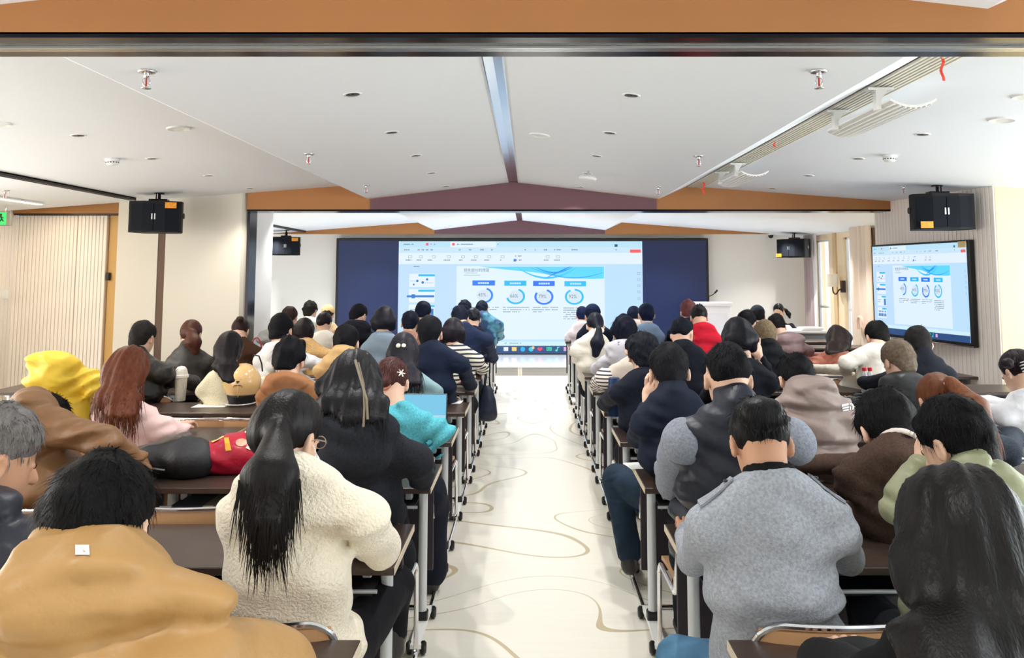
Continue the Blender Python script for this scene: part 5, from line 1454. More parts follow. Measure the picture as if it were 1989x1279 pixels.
LOGO = [[(-1, -.7), (.1, -1), (.1, -.55), (-1, -.3)], [(-.9, -.1), (.1, -.4), (.1, -.05), (-.9, .2)], [(-.8, .45), (.1, .15), (.1, .5), (-.8, .75)], [(.25, -1), (.7, -.95), (1, -.4), (1.05, .6), (.7, .5), (.68, -.3), (.5, -.6), (.25, -.65)], [(.25, -.35), (.45, -.3), (.5, .45), (.25, .4)]]
P_ = []  # dark hair, caps and clothes near the screen carry its blue cast in their colours
def add(sn, desc, **k): k['sn'] = sn; k['desc'] = desc; P_.append(k)
# ---- left block
add('tan puffer jacket', 'person in tan puffer jacket with grey collar loop, black hair, nearest at lower left', k=0, hu=200, hv=960, Y=1.45, bl=-60, br=490, vt=1062, cloth=('nylon', (168, 130, 80)), hair='short', hcol=(20, 18, 19), puff=0.028, collar='stand', cr=0.03, quilt=('h', 0.17, 0.016), qz=1.10, drop=-0.035, pitch=14, wrinkle=0.006, hs=0.98, hv_=0.004, back=0.13,
    armR=((520, 1330, 1.46), None), extra=(back_patch(160, 1072, 13, 9, (206, 206, 214), 'collar_loop'),))
add('navy puffer jacket', 'person in navy puffer jacket with grey crop, cut by the left frame edge', k=1, hu=-8, hv=842, Y=1.98, bl=-170, br=96, vt=955, cloth=('nylon', (44, 48, 66)), hair='short', hcol=(112, 108, 106), puff=0.02, collar='shirt', cr=0.01, quilt=('h', 0.11, 0.016), yaw=-42, pitch=18, yn=2.5, skin=1, armR=(None, (120, 1060, 2.7)))
add('brown jacket', 'person in brown jacket bent low over the desk, far left', k=2, hu=86, hv=796, Y=3.5, bl=-20, br=240, vt=776, cloth=('nylon', (126, 90, 58)), hair='short', hcol=(30, 24, 22), puff=0.012, collar='stand', pitch=62, back=0.2, cr=0.015, wrinkle=0.008)
add('yellow hooded jacket', 'person in bright yellow hooded jacket bent down by the ribbed wall', k=4, hu=150, hv=742, Y=5.6, bl=50, br=210, vt=684, cloth=('nylon', (232, 196, 62)), hair='short', puff=0.022, collar='bighood', pitch=60, back=0.3, wrinkle=0.011)
add('pale pink top', 'person in pale pink top with long auburn hair, writing', k=3, hu=254, hv=700, Y=4.15, bl=168, br=346, vt=768, cloth=('plain', (236, 204, 200)), hair='long', hcol=(132, 68, 40), tip=(236, 806, 0.105, 0.11), collar='crew', armR=((346, 838, 4.3), (330, 842, 4.62)), gname='blouse', wrinkle=0.008, strands=420)
add('black leather jacket', 'person in black leather jacket with short hair before the white pier', k=5, hu=279, hv=642, Y=6.05, bl=204, br=340, vt=682, cloth=('leather', (40, 39, 39)), hair='short', hcol=(44, 42, 41), collar='stand', yaw=-10, pitch=18, puff=0.01)
add('charcoal jacket', 'person in charcoal jacket with low auburn ponytail against the white pier', k=6, hu=373, hv=637, Y=7.0, bl=318, br=422, vt=668, cloth=('nylon', (60, 57, 54)), hair='pony', hcol=(100, 56, 42), tie=(374, 646, 6.88), tip3=(379, 684, 6.84), pw=0.052, collar='stand', pitch=15, extra=(scrunchie((140, 70, 50), 0.022),))
add('cream fluffy cardigan', 'person in cream fluffy cardigan with very long straight black hair beside the helmet', k=5, hu=448, hv=662, Y=6.0, bl=384, br=484, vt=712, cloth=('fleece', (232, 224, 196)), hair='long', hcol=(30, 24, 32), tip=(449, 740, 0.088, 0.08), collar='crew', gname='cardigan', pitch=22)
add('dark brown coat', 'person in dark brown coat with claw clipped hair, left of red bag', k=7, hu=468, hv=632, Y=8.1, bl=452, br=512, vt=655, cloth=('wool', (92, 62, 48)), hair='clip', hcol=(64, 40, 40), bun=(466, 620, 8.02), br_=0.035, collar='shirt', gname='coat', extra=(claw((70, 50, 44), (0, -0.09, 0.075)),))
add('grey padded jacket', 'person in grey padded jacket half hidden behind a white hoodie', k=8, hu=563, hv=608, Y=8.95, bl=497, br=590, vt=626, cloth=('nylon', (138, 140, 140)), hair='short', hcol=(72, 52, 46), puff=0.015, quilt=('h', 0.1, 0.008), collar='stand')
add('white grey hoodie', 'person in pale grey hoodie with black lines and round black hair', k=6, hu=547, hv=626, Y=6.65, bl=490, br=614, vt=660, cloth=('plain', (222, 222, 226)), hair='short', hcol=(22, 22, 30), collar='hood', hs=1.1, yaw=-8, pitch=20, extra=(curve_line(((493, 690, 6.28), (503, 692, 6.27), (508, 706, 6.27), (510, 722, 6.28)), 0.006, (40, 40, 50), 'print_line'),))
add('camel brown hoodie', 'person in camel brown hooded sweatshirt with square cropped black hair, right of helmet', k=4, hu=563, hv=680, Y=4.95, bl=496, br=634, vt=716, cloth=('plain', (152, 104, 70)), hair='spiky', hcol=(20, 20, 26), collar='hood', hs=1.08, pitch=30, wrinkle=0.009)
add('off white hooded coat', 'person in off white hooded coat with curly hair by the dark screen edge', k=9, hu=603, hv=596, Y=10.0, bl=574, br=634, vt=616, cloth=('plain', (222, 226, 216)), hair='curly', hcol=(52, 48, 44), collar='bighood', pitch=22, yaw=-10)
add('beige beanie', 'person with beige knitted beanie in front of the dark screen edge', k=10, hu=637, hv=604, Y=11.0, bl=612, br=664, vt=622, cloth=('wool', (214, 186, 150)), hair='short', hcol=(60, 40, 30), extra=(cap((226, 192, 142), 'beanie'),), pitch=20)
add('white short coat', 'person in white short coat with dark hair beside black hooded jacket', k=8, hu=630, hv=619, Y=9.0, bl=606, br=664, vt=640, cloth=('plain', (238, 236, 228)), hair='clip', hcol=(36, 26, 34), bun=(622, 628, 8.9), br_=0.035, collar='shirt', gname='coat', yaw=-8)
add('camel wool coat', 'person in camel wool coat with dark hair right of grey hoodie', k=7, hu=592, hv=632, Y=7.75, bl=572, br=652, vt=656, cloth=('wool', (212, 172, 118)), hair='bob', hcol=(38, 28, 34), tip=(590, 648, 0.08, 0.075), collar='shirt', gname='coat', extra=(back_patch(638, 662, 1.6, 1.4, (40, 32, 30), 'button'),))
add('tan field jacket', 'person in tan jacket with round black hair left of blue grey sweater', k=5, hu=673, hv=650, Y=5.9, bl=610, br=712, vt=676, cloth=('plain', (192, 160, 112)), hair='short', hcol=(22, 21, 28), collar='stand', hs=1.08, cr=0.01, pitch=22)
add('black hooded jacket', 'person in black hooded jacket looking right before the dark screen panel', k=8, hu=697, hv=603, Y=8.6, bl=648, br=738, vt=622, cloth=('plain', (28, 29, 40)), hair='short', hcol=(24, 24, 34), collar='bighood', yaw=-25, pitch=32)
add('blue grey sweater', 'person in blue grey sweater with black bob at the screen edge', k=6, hu=748, hv=610, Y=7.3, bl=700, br=784, vt=640, cloth=('knit', (134, 152, 168)), hair='bob', hcol=(24, 26, 40), tip=(747, 636, 0.088, 0.088), hs=1.08, gname='sweater')
add('teal grey top', 'person with long dark hair pinned by two pearls, teal grey top', k=4, hu=785, hv=668, Y=5.1, bl=752, br=850, vt=712, cloth=('plain', (122, 150, 156)), hair='half', hcol=(34, 30, 44), tip=(800, 745, 0.095, 0.09), gname='blouse', extra=(pearls((0, -0.124, 0.014)),), pitch=20)
add('turquoise wool jacket', 'person in turquoise wool jacket with reddish bun and star clip, at laptop', k=3, hu=761, hv=722, Y=4.15, bl=738, br=872, vt=778, cloth=('wool', (84, 166, 180)), hair='bun', hcol=(96, 50, 46), bun=(745, 744, 4.06), br_=0.036, collar='shirt', armR=((848, 838, 4.3), (820, 835, 4.6)), pants=('plain', (34, 38, 56)), lr=0.03, legR=((838, 985, 4.4), (838, 1118, 4.35)), extra=(buns(), star_clip((0.058, -0.09, 0.02))), wrinkle=0.008)
add('charcoal wool coat', 'person in charcoal wool coat with long black hair and pale streak', k=2, hu=690, hv=715, Y=3.2, bl=610, br=848, vt=790, cloth=('wool', (56, 58, 66)), hair='long', hcol=(28, 27, 34), tip=(698, 815, 0.125, 0.10), collar='bighood', gname='coat', armR=((818, 930, 3.35), None), hs=1.05, hv_=0.006, pitch=22, strands=420,
    extra=(curve_line(((690, 700, 2.98), (700, 735, 2.93), (712, 775, 2.9), (714, 815, 2.88)), 0.005, (128, 116, 98), 'pale_streak'), curve_line(((696, 705, 2.98), (706, 745, 2.925), (708, 790, 2.89), (706, 830, 2.87)), 0.004, (118, 106, 90), 'pale_streak')))
add('cream fleece jacket', 'person in cream fleece jacket with low black ponytail and white hair tie', k=1, hu=562, hv=806, Y=2.35, bl=418, br=756, vt=878, cloth=('fleece', (242, 232, 212)), hair='lowpony', hcol=(30, 27, 28), tie=(540, 836, 2.215), tip3=(520, 1012, 2.03), pw=0.052, collar='crew', yaw=-24, pitch=16, puff=0.012, armR=((738, 1062, 2.52), (690, 1050, 2.78)), hem=0.38, skirt=True, cdy=-0.06, pants=('plain', (26, 26, 34)), legR=((768, 1140, 3.04), (762, 1238, 3.0)), extra=(scrunchie((240, 236, 238), 0.022, 0.008), glasses, mask_loop), wrinkle=0.005, strands=520, hs=1.04)
add('navy suit jacket by aisle', 'person in navy suit jacket left of striped sweater, facing the screen', k=5, hu=835, hv=632, Y=5.9, bl=798, br=916, vt=662, cloth=('plain', (28, 40, 70)), hair='short', hcol=(24, 26, 36), collar='shirt', hs=1.06, pitch=10)
add('black and white striped sweater', 'person in black and white striped sweater beside the aisle', k=6, hu=881, hv=634, Y=6.9, bl=850, br=942, vt=664, cloth=('knit', (226, 222, 206)), mat=stripe_mat('striped_knit', (232, 228, 212), (60, 60, 70), 9.0), hair='bob', hcol=(30, 24, 40), tip=(882, 656, 0.088, 0.085), hs=1.06, gname='sweater')
add('rose brown top', 'person in rose brown top resting head on hand before the screen', k=7, hu=797, hv=618, Y=8.0, bl=762, br=822, vt=640, cloth=('plain', (158, 118, 102)), hair='short', hcol=(22, 30, 52), pitch=24)
add('black coat at slide', 'person in black coat with round hair below the slide thumbnails', k=8, hu=822, hv=598, Y=8.9, bl=792, br=852, vt=620, cloth=('plain', (22, 28, 46)), hair='short', hcol=(18, 28, 56), hv_=0.006)
add('dark denim jacket', 'person in dark blue denim jacket with bare neck beside the aisle', k=7, hu=893, hv=608, Y=7.75, bl=862, br=962, vt=626, cloth=('denim', (42, 58, 98)), hair='short', hcol=(26, 36, 60), collar='shirt', pitch=42, back=0.16)
add('black hair clip', 'person with black hair and small white clip behind the denim jacket', k=8, hu=919, hv=611, Y=8.95, bl=896, br=946, vt=630, cloth=('plain', (26, 34, 58)), hair='clip', hcol=(20, 26, 46), bun=(921, 618, 8.86), br_=0.035)
add('curly dark hair', 'person with curly dark hair under the first ring chart', k=9, hu=903, hv=595, Y=9.95, bl=884, br=928, vt=612, cloth=('plain', (26, 36, 62)), hair='curly', hcol=(26, 36, 62))
add('mottled teal puffer', 'person in mottled teal and navy puffer at the front aisle seat', k=10, hu=936, hv=594, Y=10.9, bl=912, br=970, vt=608, cloth=('nylon', (60, 110, 140)), mat=camo_mat('mottled_nylon', (34, 62, 100), (86, 150, 176), 7), hair='short', hcol=(22, 34, 60), puff=0.02, collar='stand', quilt=('w', 0.1, 0.008), pitch=40, dx=0.05)
# ---- right block
add('black top', 'person in black top with long wavy dark brown hair, nearest at lower right', k=0, hu=1858, hv=978, Y=1.42, bl=1590, br=2150, vt=1150, cloth=('plain', (18, 18, 22)), hair='wavy', hcol=(24, 19, 20), tip=(1850, 1340, 0.15, 0.21), hv_=0.006, hs=1.0, gname='top', strands=0, pitch=14, collar='crew', armL=((1600, 1300, 1.62), (1800, 1290, 1.95)))
add('grey wool coat', 'person in grey wool coat with black bun, writing at right of the aisle', k=1, hu=1474, hv=822, Y=2.32, bl=1322, br=1672, vt=902, cloth=('wool', (160, 165, 174)), hair='bun', hcol=(19, 19, 23), bun=(1480, 806, 2.215), br_=0.054, cdy=-0.07, collar='shirt', gname='coat', armL=((1350, 1082, 2.5), None), armR=((1646, 1078, 2.5), None), hem=0.3, skirt=True, pants=('denim', (82, 124, 156)), legL=((1318, 1285, 2.5), (1340, 1500, 2.45)), pitch=34, wrinkle=0.003, hs=0.97, skin=1,
    extra=(epaulettes, inner_collar((20, 20, 24), 0.064, 0.048, 0.012)))
add('navy gilet with grey sleeves', 'person in navy gilet with grey felt sleeves and faded crop', k=2, hu=1411, hv=706, Y=2.95, bl=1284, br=1576, vt=764, cloth=('nylon', (36, 42, 60)), sleeve=cloth('wool', (136, 141, 152)), hair='crop', hcol=(24, 24, 30), collar='stand', cr=0.0, hs=0.97, pitch=12, gname='gilet', seam=0, quilt=('h', 0.3, 0.004), armL=((1308, 935, 3.2), None),
    extra=(back_patch(1294, 912, 5, 26, (222, 176, 60), 'yellow_stripe', [[(.3, -1), (1.2, -1), (.2, 1), (-.8, 1)]]),))
add('navy blazer', 'person in navy blazer holding the left ear, blue jeans in the aisle', k=3, hu=1299, hv=695, Y=3.85, bl=1226, br=1384, vt=744, cloth=('plain', (32, 42, 64)), hair='short', hcol=(30, 30, 38), collar='stand', pitch=18, gname='blazer', armL=((1238, 850, 4.05), (1258, 785, 4.0)), handL=((0.25, -0.05, 1.0), 1.2), pants=('denim', (40, 62, 84)), legL=((1198, 930, 4.5), (1222, 1082, 4.42)), hs=1.06, lr=0.012)
add('black sweater with wavy hair', 'person in black sweater with wavy hair, elbow on desk beside aisle', k=4, hu=1250, hv=668, Y=4.85, bl=1180, br=1325, vt=706, cloth=('plain', (24, 30, 48)), hair='curly', hcol=(28, 32, 44), gname='sweater', hs=1.06, pitch=24, hv_=0.006)
add('beige knit vest', 'person in beige knit with striped cuffs bent behind wavy haired person', k=5, hu=1236, hv=668, Y=6.15, bl=1162, br=1262, vt=690, cloth=('knit', (202, 190, 178)), sleeve=stripe_mat('striped_cuff', (226, 220, 210), (70, 66, 76), 12.0), hair='short', hcol=(26, 26, 40), pitch=55, back=0.22, gname='sweater')
add('grey graphic hoodie', 'person in grey hoodie with red graphic hood and big black hair', k=6, hu=1213, hv=630, Y=6.75, bl=1160, br=1250, vt=660, cloth=('plain', (184, 182, 190)), hair='spiky', hcol=(20, 26, 48), hv_=0.014, hs=1.1, collar='bighood', pitch=24, extra=(back_patch(1206, 651, 5, 8, (160, 40, 76), 'red_print'), back_patch(1212, 668, 12, 3, (70, 78, 110), 'dark_print'), back_patch(1231, 649, 3, 3, (50, 54, 70), 'dark_print')))
add('white padded coat', 'person in white padded coat with low ponytail in pale scrunchie', k=7, hu=1156, hv=622, Y=7.9, bl=1116, br=1180, vt=646, cloth=('nylon', (232, 226, 212)), hair='pony', hcol=(26, 30, 52), tie=(1164, 641, 7.72), tip3=(1157, 690, 7.66), pw=0.05, puff=0.018, quilt=('h', 0.14, 0.009), collar='stand', gname='coat', extra=(scrunchie((232, 228, 214), 0.035, 0.014),))
add('black jacket with white letters', 'person in dark jacket with white back lettering and dark cap', k=8, hu=1151, hv=605, Y=9.0, bl=1118, br=1194, vt=622, cloth=('plain', (24, 34, 60)), hair='short', hcol=(22, 34, 70), extra=(cap((34, 52, 96)), back_patch(1135, 630, 9, 7, (232, 230, 226), 'back_lettering', LET['U'])))
add('pale pink shirt', 'person in pale pink shirt at the front right aisle seat', k=10, hu=1131, hv=606, Y=10.9, bl=1100, br=1160, vt=622, cloth=('plain', (222, 212, 218)), hair='short', hcol=(20, 38, 86), gname='shirt')
add('dusty blue sweater', 'person in dusty blue sweater against the dark right panel', k=8, hu=1255, hv=601, Y=8.9, bl=1222, br=1292, vt=624, cloth=('plain', (112, 136, 162)), hair='short', hcol=(20, 34, 66), pitch=12, hs=1.05, gname='sweater')
add('pale collared top', 'person with pale collared top left of dusty blue sweater', k=9, hu=1231, hv=606, Y=9.95, bl=1206, br=1262, vt=618, cloth=('plain', (222, 204, 200)), hair='short', hcol=(20, 34, 70), pitch=40, collar='shirt')
add('black jacket with glasses', 'person in black jacket wearing glasses, head turned right', k=5, hu=1325, hv=636, Y=6.1, bl=1284, br=1390, vt=664, cloth=('plain', (22, 27, 42)), hair='crop', hcol=(24, 28, 42), yaw=-38, pitch=14, collar='stand', extra=(glasses,))
add('dark blue top, reddish hair', 'person in dark blue top with tousled reddish hair before lectern', k=8, hu=1336, hv=597, Y=8.9, bl=1296, br=1364, vt=616, cloth=('plain', (30, 44, 74)), hair='spiky', hcol=(104, 62, 62), pitch=10)
add('red sweater', 'person in red sweater with dark claw clip before the lectern', k=7, hu=1357, hv=606, Y=8.05, bl=1330, br=1400, vt=624, cloth=('knit', (212, 40, 60)), hair='clip', hcol=(44, 44, 52), bun=(1358, 600, 7.95), br_=0.035, gname='sweater', extra=(claw((30, 30, 36), (0, -0.1, 0.07)),))
add('black coat, hand at cheek', 'person in black coat with chin length black hair, hand at cheek', k=4, hu=1432, hv=638, Y=5.2, bl=1372, br=1515, vt=690, cloth=('plain', (18, 22, 36)), hair='bob', hcol=(18, 20, 32), tip=(1430, 674, 0.088, 0.085), hs=1.08, gname='coat', armR=((1502, 745, 5.4), (1474, 695, 5.33)), handR=((-0.2, 0.0, 1.0), -1.0))
add('black suit, thinning hair', 'person in black suit with thinning fair grey hair', k=6, hu=1485, hv=638, Y=6.75, bl=1440, br=1538, vt=662, cloth=('plain', (26, 29, 36)), hair='bald', hcol=(118, 102, 80), collar='stand', pitch=16, hs=1.05)
add('dark grey shirt', 'person in dark grey shirt with black fringe behind black coat', k=7, hu=1450, hv=616, Y=8.0, bl=1418, br=1484, vt=638, cloth=('plain', (52, 54, 62)), hair='short', hcol=(28, 28, 34), yaw=-30, hs=1.06)
add('dark felt cap', 'person in dark felt cap behind the black fringe', k=9, hu=1471, hv=606, Y=9.95, bl=1446, br=1500, vt=624, cloth=('plain', (64, 66, 72)), hair='short', hcol=(30, 30, 34), extra=(cap((56, 66, 74)),))
add('mauve puffer with brown hood', 'person in mauve brown puffer with big brown hood bent down', k=7, hu=1508, hv=624, Y=8.1, bl=1496, br=1580, vt=645, cloth=('nylon', (128, 104, 104)), hair='short', hcol=(30, 26, 28), puff=0.022, quilt=('h', 0.11, 0.012), collar='bighood', pitch=48, back=0.2)
add('rust quilted jacket', 'person in rust brown quilted jacket with wavy dark hair by curtains', k=7, hu=1626, hv=645, Y=7.75, bl=1563, br=1658, vt=672, cloth=('nylon', (166, 96, 74)), hair='wavy', hcol=(56, 42, 38), tip=(1630, 684, 0.1, 0.09), puff=0.015, quilt=('d', 0.09, 0.012), hs=1.1)
add('cream sweatshirt', 'person in cream sweatshirt with black hair under the television', k=6, hu=1703, hv=640, Y=6.75, bl=1626, br=1732, vt=664, cloth=('plain', (232, 227, 214)), hair='short', hcol=(24, 22, 24), pitch=38, back=0.16, gname='sweatshirt', armL=((1644, 720, 6.95), None), hs=1.08)
add('black jacket under television', 'person in black jacket with thinning crown, right under the television', k=5, hu=1782, hv=652, Y=5.9, bl=1734, br=1860, vt=684, cloth=('plain', (32, 37, 50)), hair='bald', hcol=(46, 42, 42), collar='stand', hs=1.04, yaw=-8)
add('black hooded coat, grey hair', 'person in black hooded coat with thin grey hair, bowed head', k=4, hu=1743, hv=682, Y=4.9, bl=1666, br=1816, vt=722, cloth=('nylon', (40, 42, 44)), hair='bald', hcol=(112, 98, 84), collar='bighood', hs=1.05, pitch=26, yaw=12, wrinkle=0.008, gname='coat')
add('slate blazer', 'person in slate blazer with orange brown ponytail and pink tie', k=3, hu=1820, hv=754, Y=3.95, bl=1790, br=1985, vt=806, cloth=('wool', (76, 84, 96)), hair='pony', hcol=(150, 88, 54), tie=(1846, 742, 3.78), tip3=(1922, 838, 3.6), pw=0.046, pitch=34, gname='blazer', hs=1.08, extra=(scrunchie((232, 150, 140), 0.024),), armR=((1965, 850, 4.1), None))
add('pale grey sweater', 'person in pale grey sweater with ribbon clip at right frame edge', k=4, hu=1976, hv=702, Y=4.85, bl=1926, br=2070, vt=750, cloth=('plain', (228, 228, 232)), hair='bun', hcol=(46, 30, 36), bun=(1958, 706, 4.76), br_=0.035, gname='sweater', hs=1.05, yaw=15, extra=(claw((220, 214, 220), (-0.03, -0.1, 0.0)),))
add('taupe puffer jacket', 'person in shiny taupe puffer with white shoulder logo, bowed head', k=3, hu=1546, hv=716, Y=4.0, bl=1478, br=1690, vt=752, cloth=('nylon', (142, 126, 120)), hair='short', hcol=(24, 23, 28), puff=0.03, collar='stand', cr=0.022, quilt=('h', 0.155, 0.024), qz=1.03, pitch=42, back=0.2, wrinkle=0.007, dx=0.0, extra=(back_patch(1646, 793, 12, 9, (240, 240, 242), 'logo_patch', LOGO),))
add('brown knit cardigan', 'person in brown knit cardigan with white collar edge, head bowed', k=2, hu=1722, hv=792, Y=3.1, bl=1640, br=1806, vt=838, cloth=('wool', (104, 82, 72)), hair='short', hcol=(24, 23, 26), pitch=44, back=0.16, hs=1.18, hv_=0.008, gname='cardigan', collar='shirt', armL=((1662, 905, 3.25), None), extra=(inner_collar((214, 200, 192), 0.07, 0.03, 0.008),))
add('sage quilted jacket', 'person in sage green quilted jacket with black hair, head turned left', k=1, hu=1850, hv=818, Y=2.28, bl=1788, br=2090, vt=898, cloth=('nylon', (146, 149, 118)), hair='short', hcol=(22, 21, 23), puff=0.02, quilt=('d', 0.17, 0.014), collar='stand', yaw=28, pitch=26, hs=0.98, hv_=0.004, armL=((1760, 985, 2.5), (1795, 905, 2.52)), handL=((0.2, -0.1, 1.0), 1.0))
add('black suit presenter', 'person in black with tied back hair seated facing the room at front right', k=10, hu=1512, hv=598, Y=13.2, bl=1492, br=1552, vt=624, yn=13.5, cloth=('plain', (24, 25, 32)), hair='pony', hcol=(24, 22, 26), tie=(1527, 603, 13.28), tip3=(1534, 618, 13.3), pw=0.03, yaw=150, pitch=24, back=0.0, face=True)

for p in P_:
    r = person(p)
    if 'presenter' in p['sn']: yk = None
    else: chair(seat_x(float(r['cx'])), p['k'], f"chrome framed tan chair used by person in {p['sn']}"[:110], p.get('cdy', -0.02))
o = dup(chair0, (PD(1524, 625, 13.2).x, 13.23, 0), 0, 'chrome framed tan chair of the person facing the room', 'conference chairs')
for (u, v, k, lb) in ((352, 990, 2, 'empty tan chair beyond the wood desk left of cream fleece person'), (385, 822, 4, 'empty tan chair right of the pink top, left one of two'), (492, 824, 4, 'empty tan chair right of the pink top, right one of two'), (1590, 905, 2, 'tan chair back right of the navy gilet')):
    p = PD(u, v, near(k) - 0.43); chair(p.x, k, lb)
# ================================================================== things on the desks
def on_desk(u, v): return PH(u, v, DZ)
def paper(u, v, w, h, rz, label, n=1):
    p = on_desk(u, v); t = thing('paper_sheet', label, 'paper', (p.x, p.y, DZ + 0.001), rz, 'papers on the desks')
    for i in range(n):
        MB().box((-w / 2 + 0.004 * i, -h / 2, 0.0012 * i), (w / 2 + 0.004 * i, h / 2, 0.0012 * i + 0.001)).build('sheet', M_PAPER, t)
    return t
# milk-white tumbler with a domed lid
p = on_desk(350, 779); t = thing('tumbler', 'white tumbler with domed lid on desk beside pink top', 'tumbler', (p.x, p.y, DZ))
MB().lathe([(0.001, 0), (0.034, 0.0), (0.036, 0.006), (0.045, 0.165), (0.046, 0.17)], n=24).build('cup', mat('speckled_white', (232, 228, 222), 0.3, var=(90, 0.12), spec=0.6), t, True)
MB().lathe([(0.046, 0.168), (0.053, 0.172), (0.054, 0.19), (0.048, 0.194), (0.046, 0.205), (0.040, 0.232), (0.026, 0.25), (0.001, 0.256)], n=24).build('lid', mat('lid_white', (246, 244, 240), 0.3), t, True)
MB().tube([(-0.043, -0.012, 0.2), (-0.02, -0.036, 0.23), (0.0, -0.02, 0.25)], 0.004, 6).build('lid_band', mat('lid_line', (214, 210, 204), 0.4), t, True)
# helmet
p = on_desk(470, 786); t = thing('helmet', 'cream and yellow open helmet with clear visor on desk', 'helmet', (p.x, p.y, DZ), 0.1)
g = Field(); g.el((0, 0, 0.16), (0.122, 0.135, 0.135)); g.rc((0, 0.0, 0.09), (0, 0.0, 0.15), 0.108, 0.12, 0.03)
g.mods.append(lambda G, X, Y, Z: np.maximum(G, 0.075 - Z + 0 * X)); V, Q = g.mesh(0.01)
link('shell', np_mesh('shell', V, Q, mat('cream_gloss', (228, 190, 132), 0.18, coat=0.6)), t)
g = Field(); g.el((-0.02, 0.02, 0.165), (0.120, 0.12, 0.134)); g.mods.append(lambda G, X, Y, Z: np.maximum(np.maximum(G - 0.0085, 0.09 - Z), 0.062 - np.abs(X + 0 * Y))); V, Q = g.mesh(0.01)
link('side_panel', np_mesh('side', V, Q, mat('yellow_gloss', (226, 204, 70), 0.18, coat=0.6)), t)
g = Field(); g.rc((0, 0, 0.03), (0, 0, 0.08), 0.098, 0.112, 0.01); g.mods.append(lambda G, X, Y, Z: np.maximum(np.maximum(G, 0.002 - Z + 0 * X), Z - 0.082)); V, Q = g.mesh(0.011)
link('neck_trim', np_mesh('trim', V, Q, M_BLACK), t)
MB().tube([(0.128 * math.cos(a * math.pi / 12), 0.14 * math.sin(a * math.pi / 12), 0.028 + 0.012 * math.sin(a * math.pi / 12)) for a in range(24)], 0.005, 6, closed=True).build('visor_rim', mat('clear_rim', (236, 240, 240), 0.08, trans=0.5), t, True)
def hel(x, z): return (x, -0.135 * math.sqrt(max(1 - (x / 0.122) ** 2 - ((z - 0.16) / 0.135) ** 2, 0.02)) - 0.003, z)
m = MB()
m.add([hel(*q) for q in ((-0.055, 0.2), (-0.02, 0.195), (0.02, 0.195), (0.055, 0.2), (0.048, 0.12), (0, 0.105), (-0.048, 0.12))], [tuple(range(6, -1, -1))]); m.build('badge_plate', mat('tan_plate', (212, 172, 112), 0.3), t)
m = MB()
for a in (((-0.012, 0.185), (0.014, 0.185), (0.004, 0.17), (-0.004, 0.165)), ((-0.026, 0.155), (0.026, 0.155), (0.026, 0.149), (-0.026, 0.149)), ((-0.026, 0.15), (-0.022, 0.15), (-0.03, 0.138), (-0.034, 0.138)), ((0.022, 0.15), (0.026, 0.15), (0.034, 0.138), (0.03, 0.138))):
    m.add([(hel(*q)[0], hel(*q)[1] - 0.003, q[1]) for q in a], [(3, 2, 1, 0)])
m.build('emblem', mat('emblem_brown', (60, 40, 24), 0.4), t)
MB().tube([hel(0, 0.16), hel(0, 0.12), (0, -0.118, 0.07)], 0.002, 5).build('strap', mat('strap_cream', (236, 214, 170), 0.5), t)
paper(410, 789, 0.23, 0.15, 0.05, 'white paper sheet left of the cream helmet', 2)
p = on_desk(404, 786); t = tag(MB().tube([(p.x - 0.04, p.y - 0.02, DZ + 0.008), (p.x + 0.04, p.y + 0.03, DZ + 0.008)], 0.004, 6).build('pen', M_BLACK, None, True), 'black pen lying on the sheet left of the helmet', 'pen')
# laptop of the turquoise jacket
p = PH(823, 828, DZ); q = PD(823, 745, 4.72)
t = thing('laptop', 'open laptop with a landscape wallpaper before the turquoise jacket', 'laptop', (PD(823, 790, 4.72).x, 4.70, DZ))
w = 0.135; hh = 0.235
MB().bbox((-w, -0.22, 0.0), (w, 0.0, 0.016), 0.004).build('base', mat('dark_grey_alu', (70, 72, 78), 0.35, 0.6), t)
MB().box((-w + 0.02, -0.16, 0.016), (w - 0.02, -0.03, 0.018)).build('keyboard', M_BLACK, t)
Mx = Matrix.Translation((0, 0.0, 0.014)) @ Matrix.Rotation(math.radians(-12), 4, 'X')
MB().bbox((-w, -0.002, 0), (w, 0.008, hh), 0.004, Mx).build('lid', M_BLACK, t)
def lq(x0, z0, x1, z1, y): return [Mx @ Vector(v) for v in ((x0, y, z0), (x1, y, z0), (x1, y, z1), (x0, y, z1))]
for i, (a, b, c) in enumerate(((0.47, 1.0, (120, 204, 240)), (0.34, 0.47, (176, 224, 246)), (0.28, 0.34, (150, 176, 206)), (0.0, 0.28, (70, 110, 70)))):
    MB().add(lq(-w + 0.006, 0.008 + (hh - 0.014) * a, w - 0.006, 0.008 + (hh - 0.014) * b, -0.003), [(0, 1, 2, 3)]).build(('sky', 'cloud_band', 'hills', 'meadow')[i], emat(f'lap{i}', c, 0.9), t)
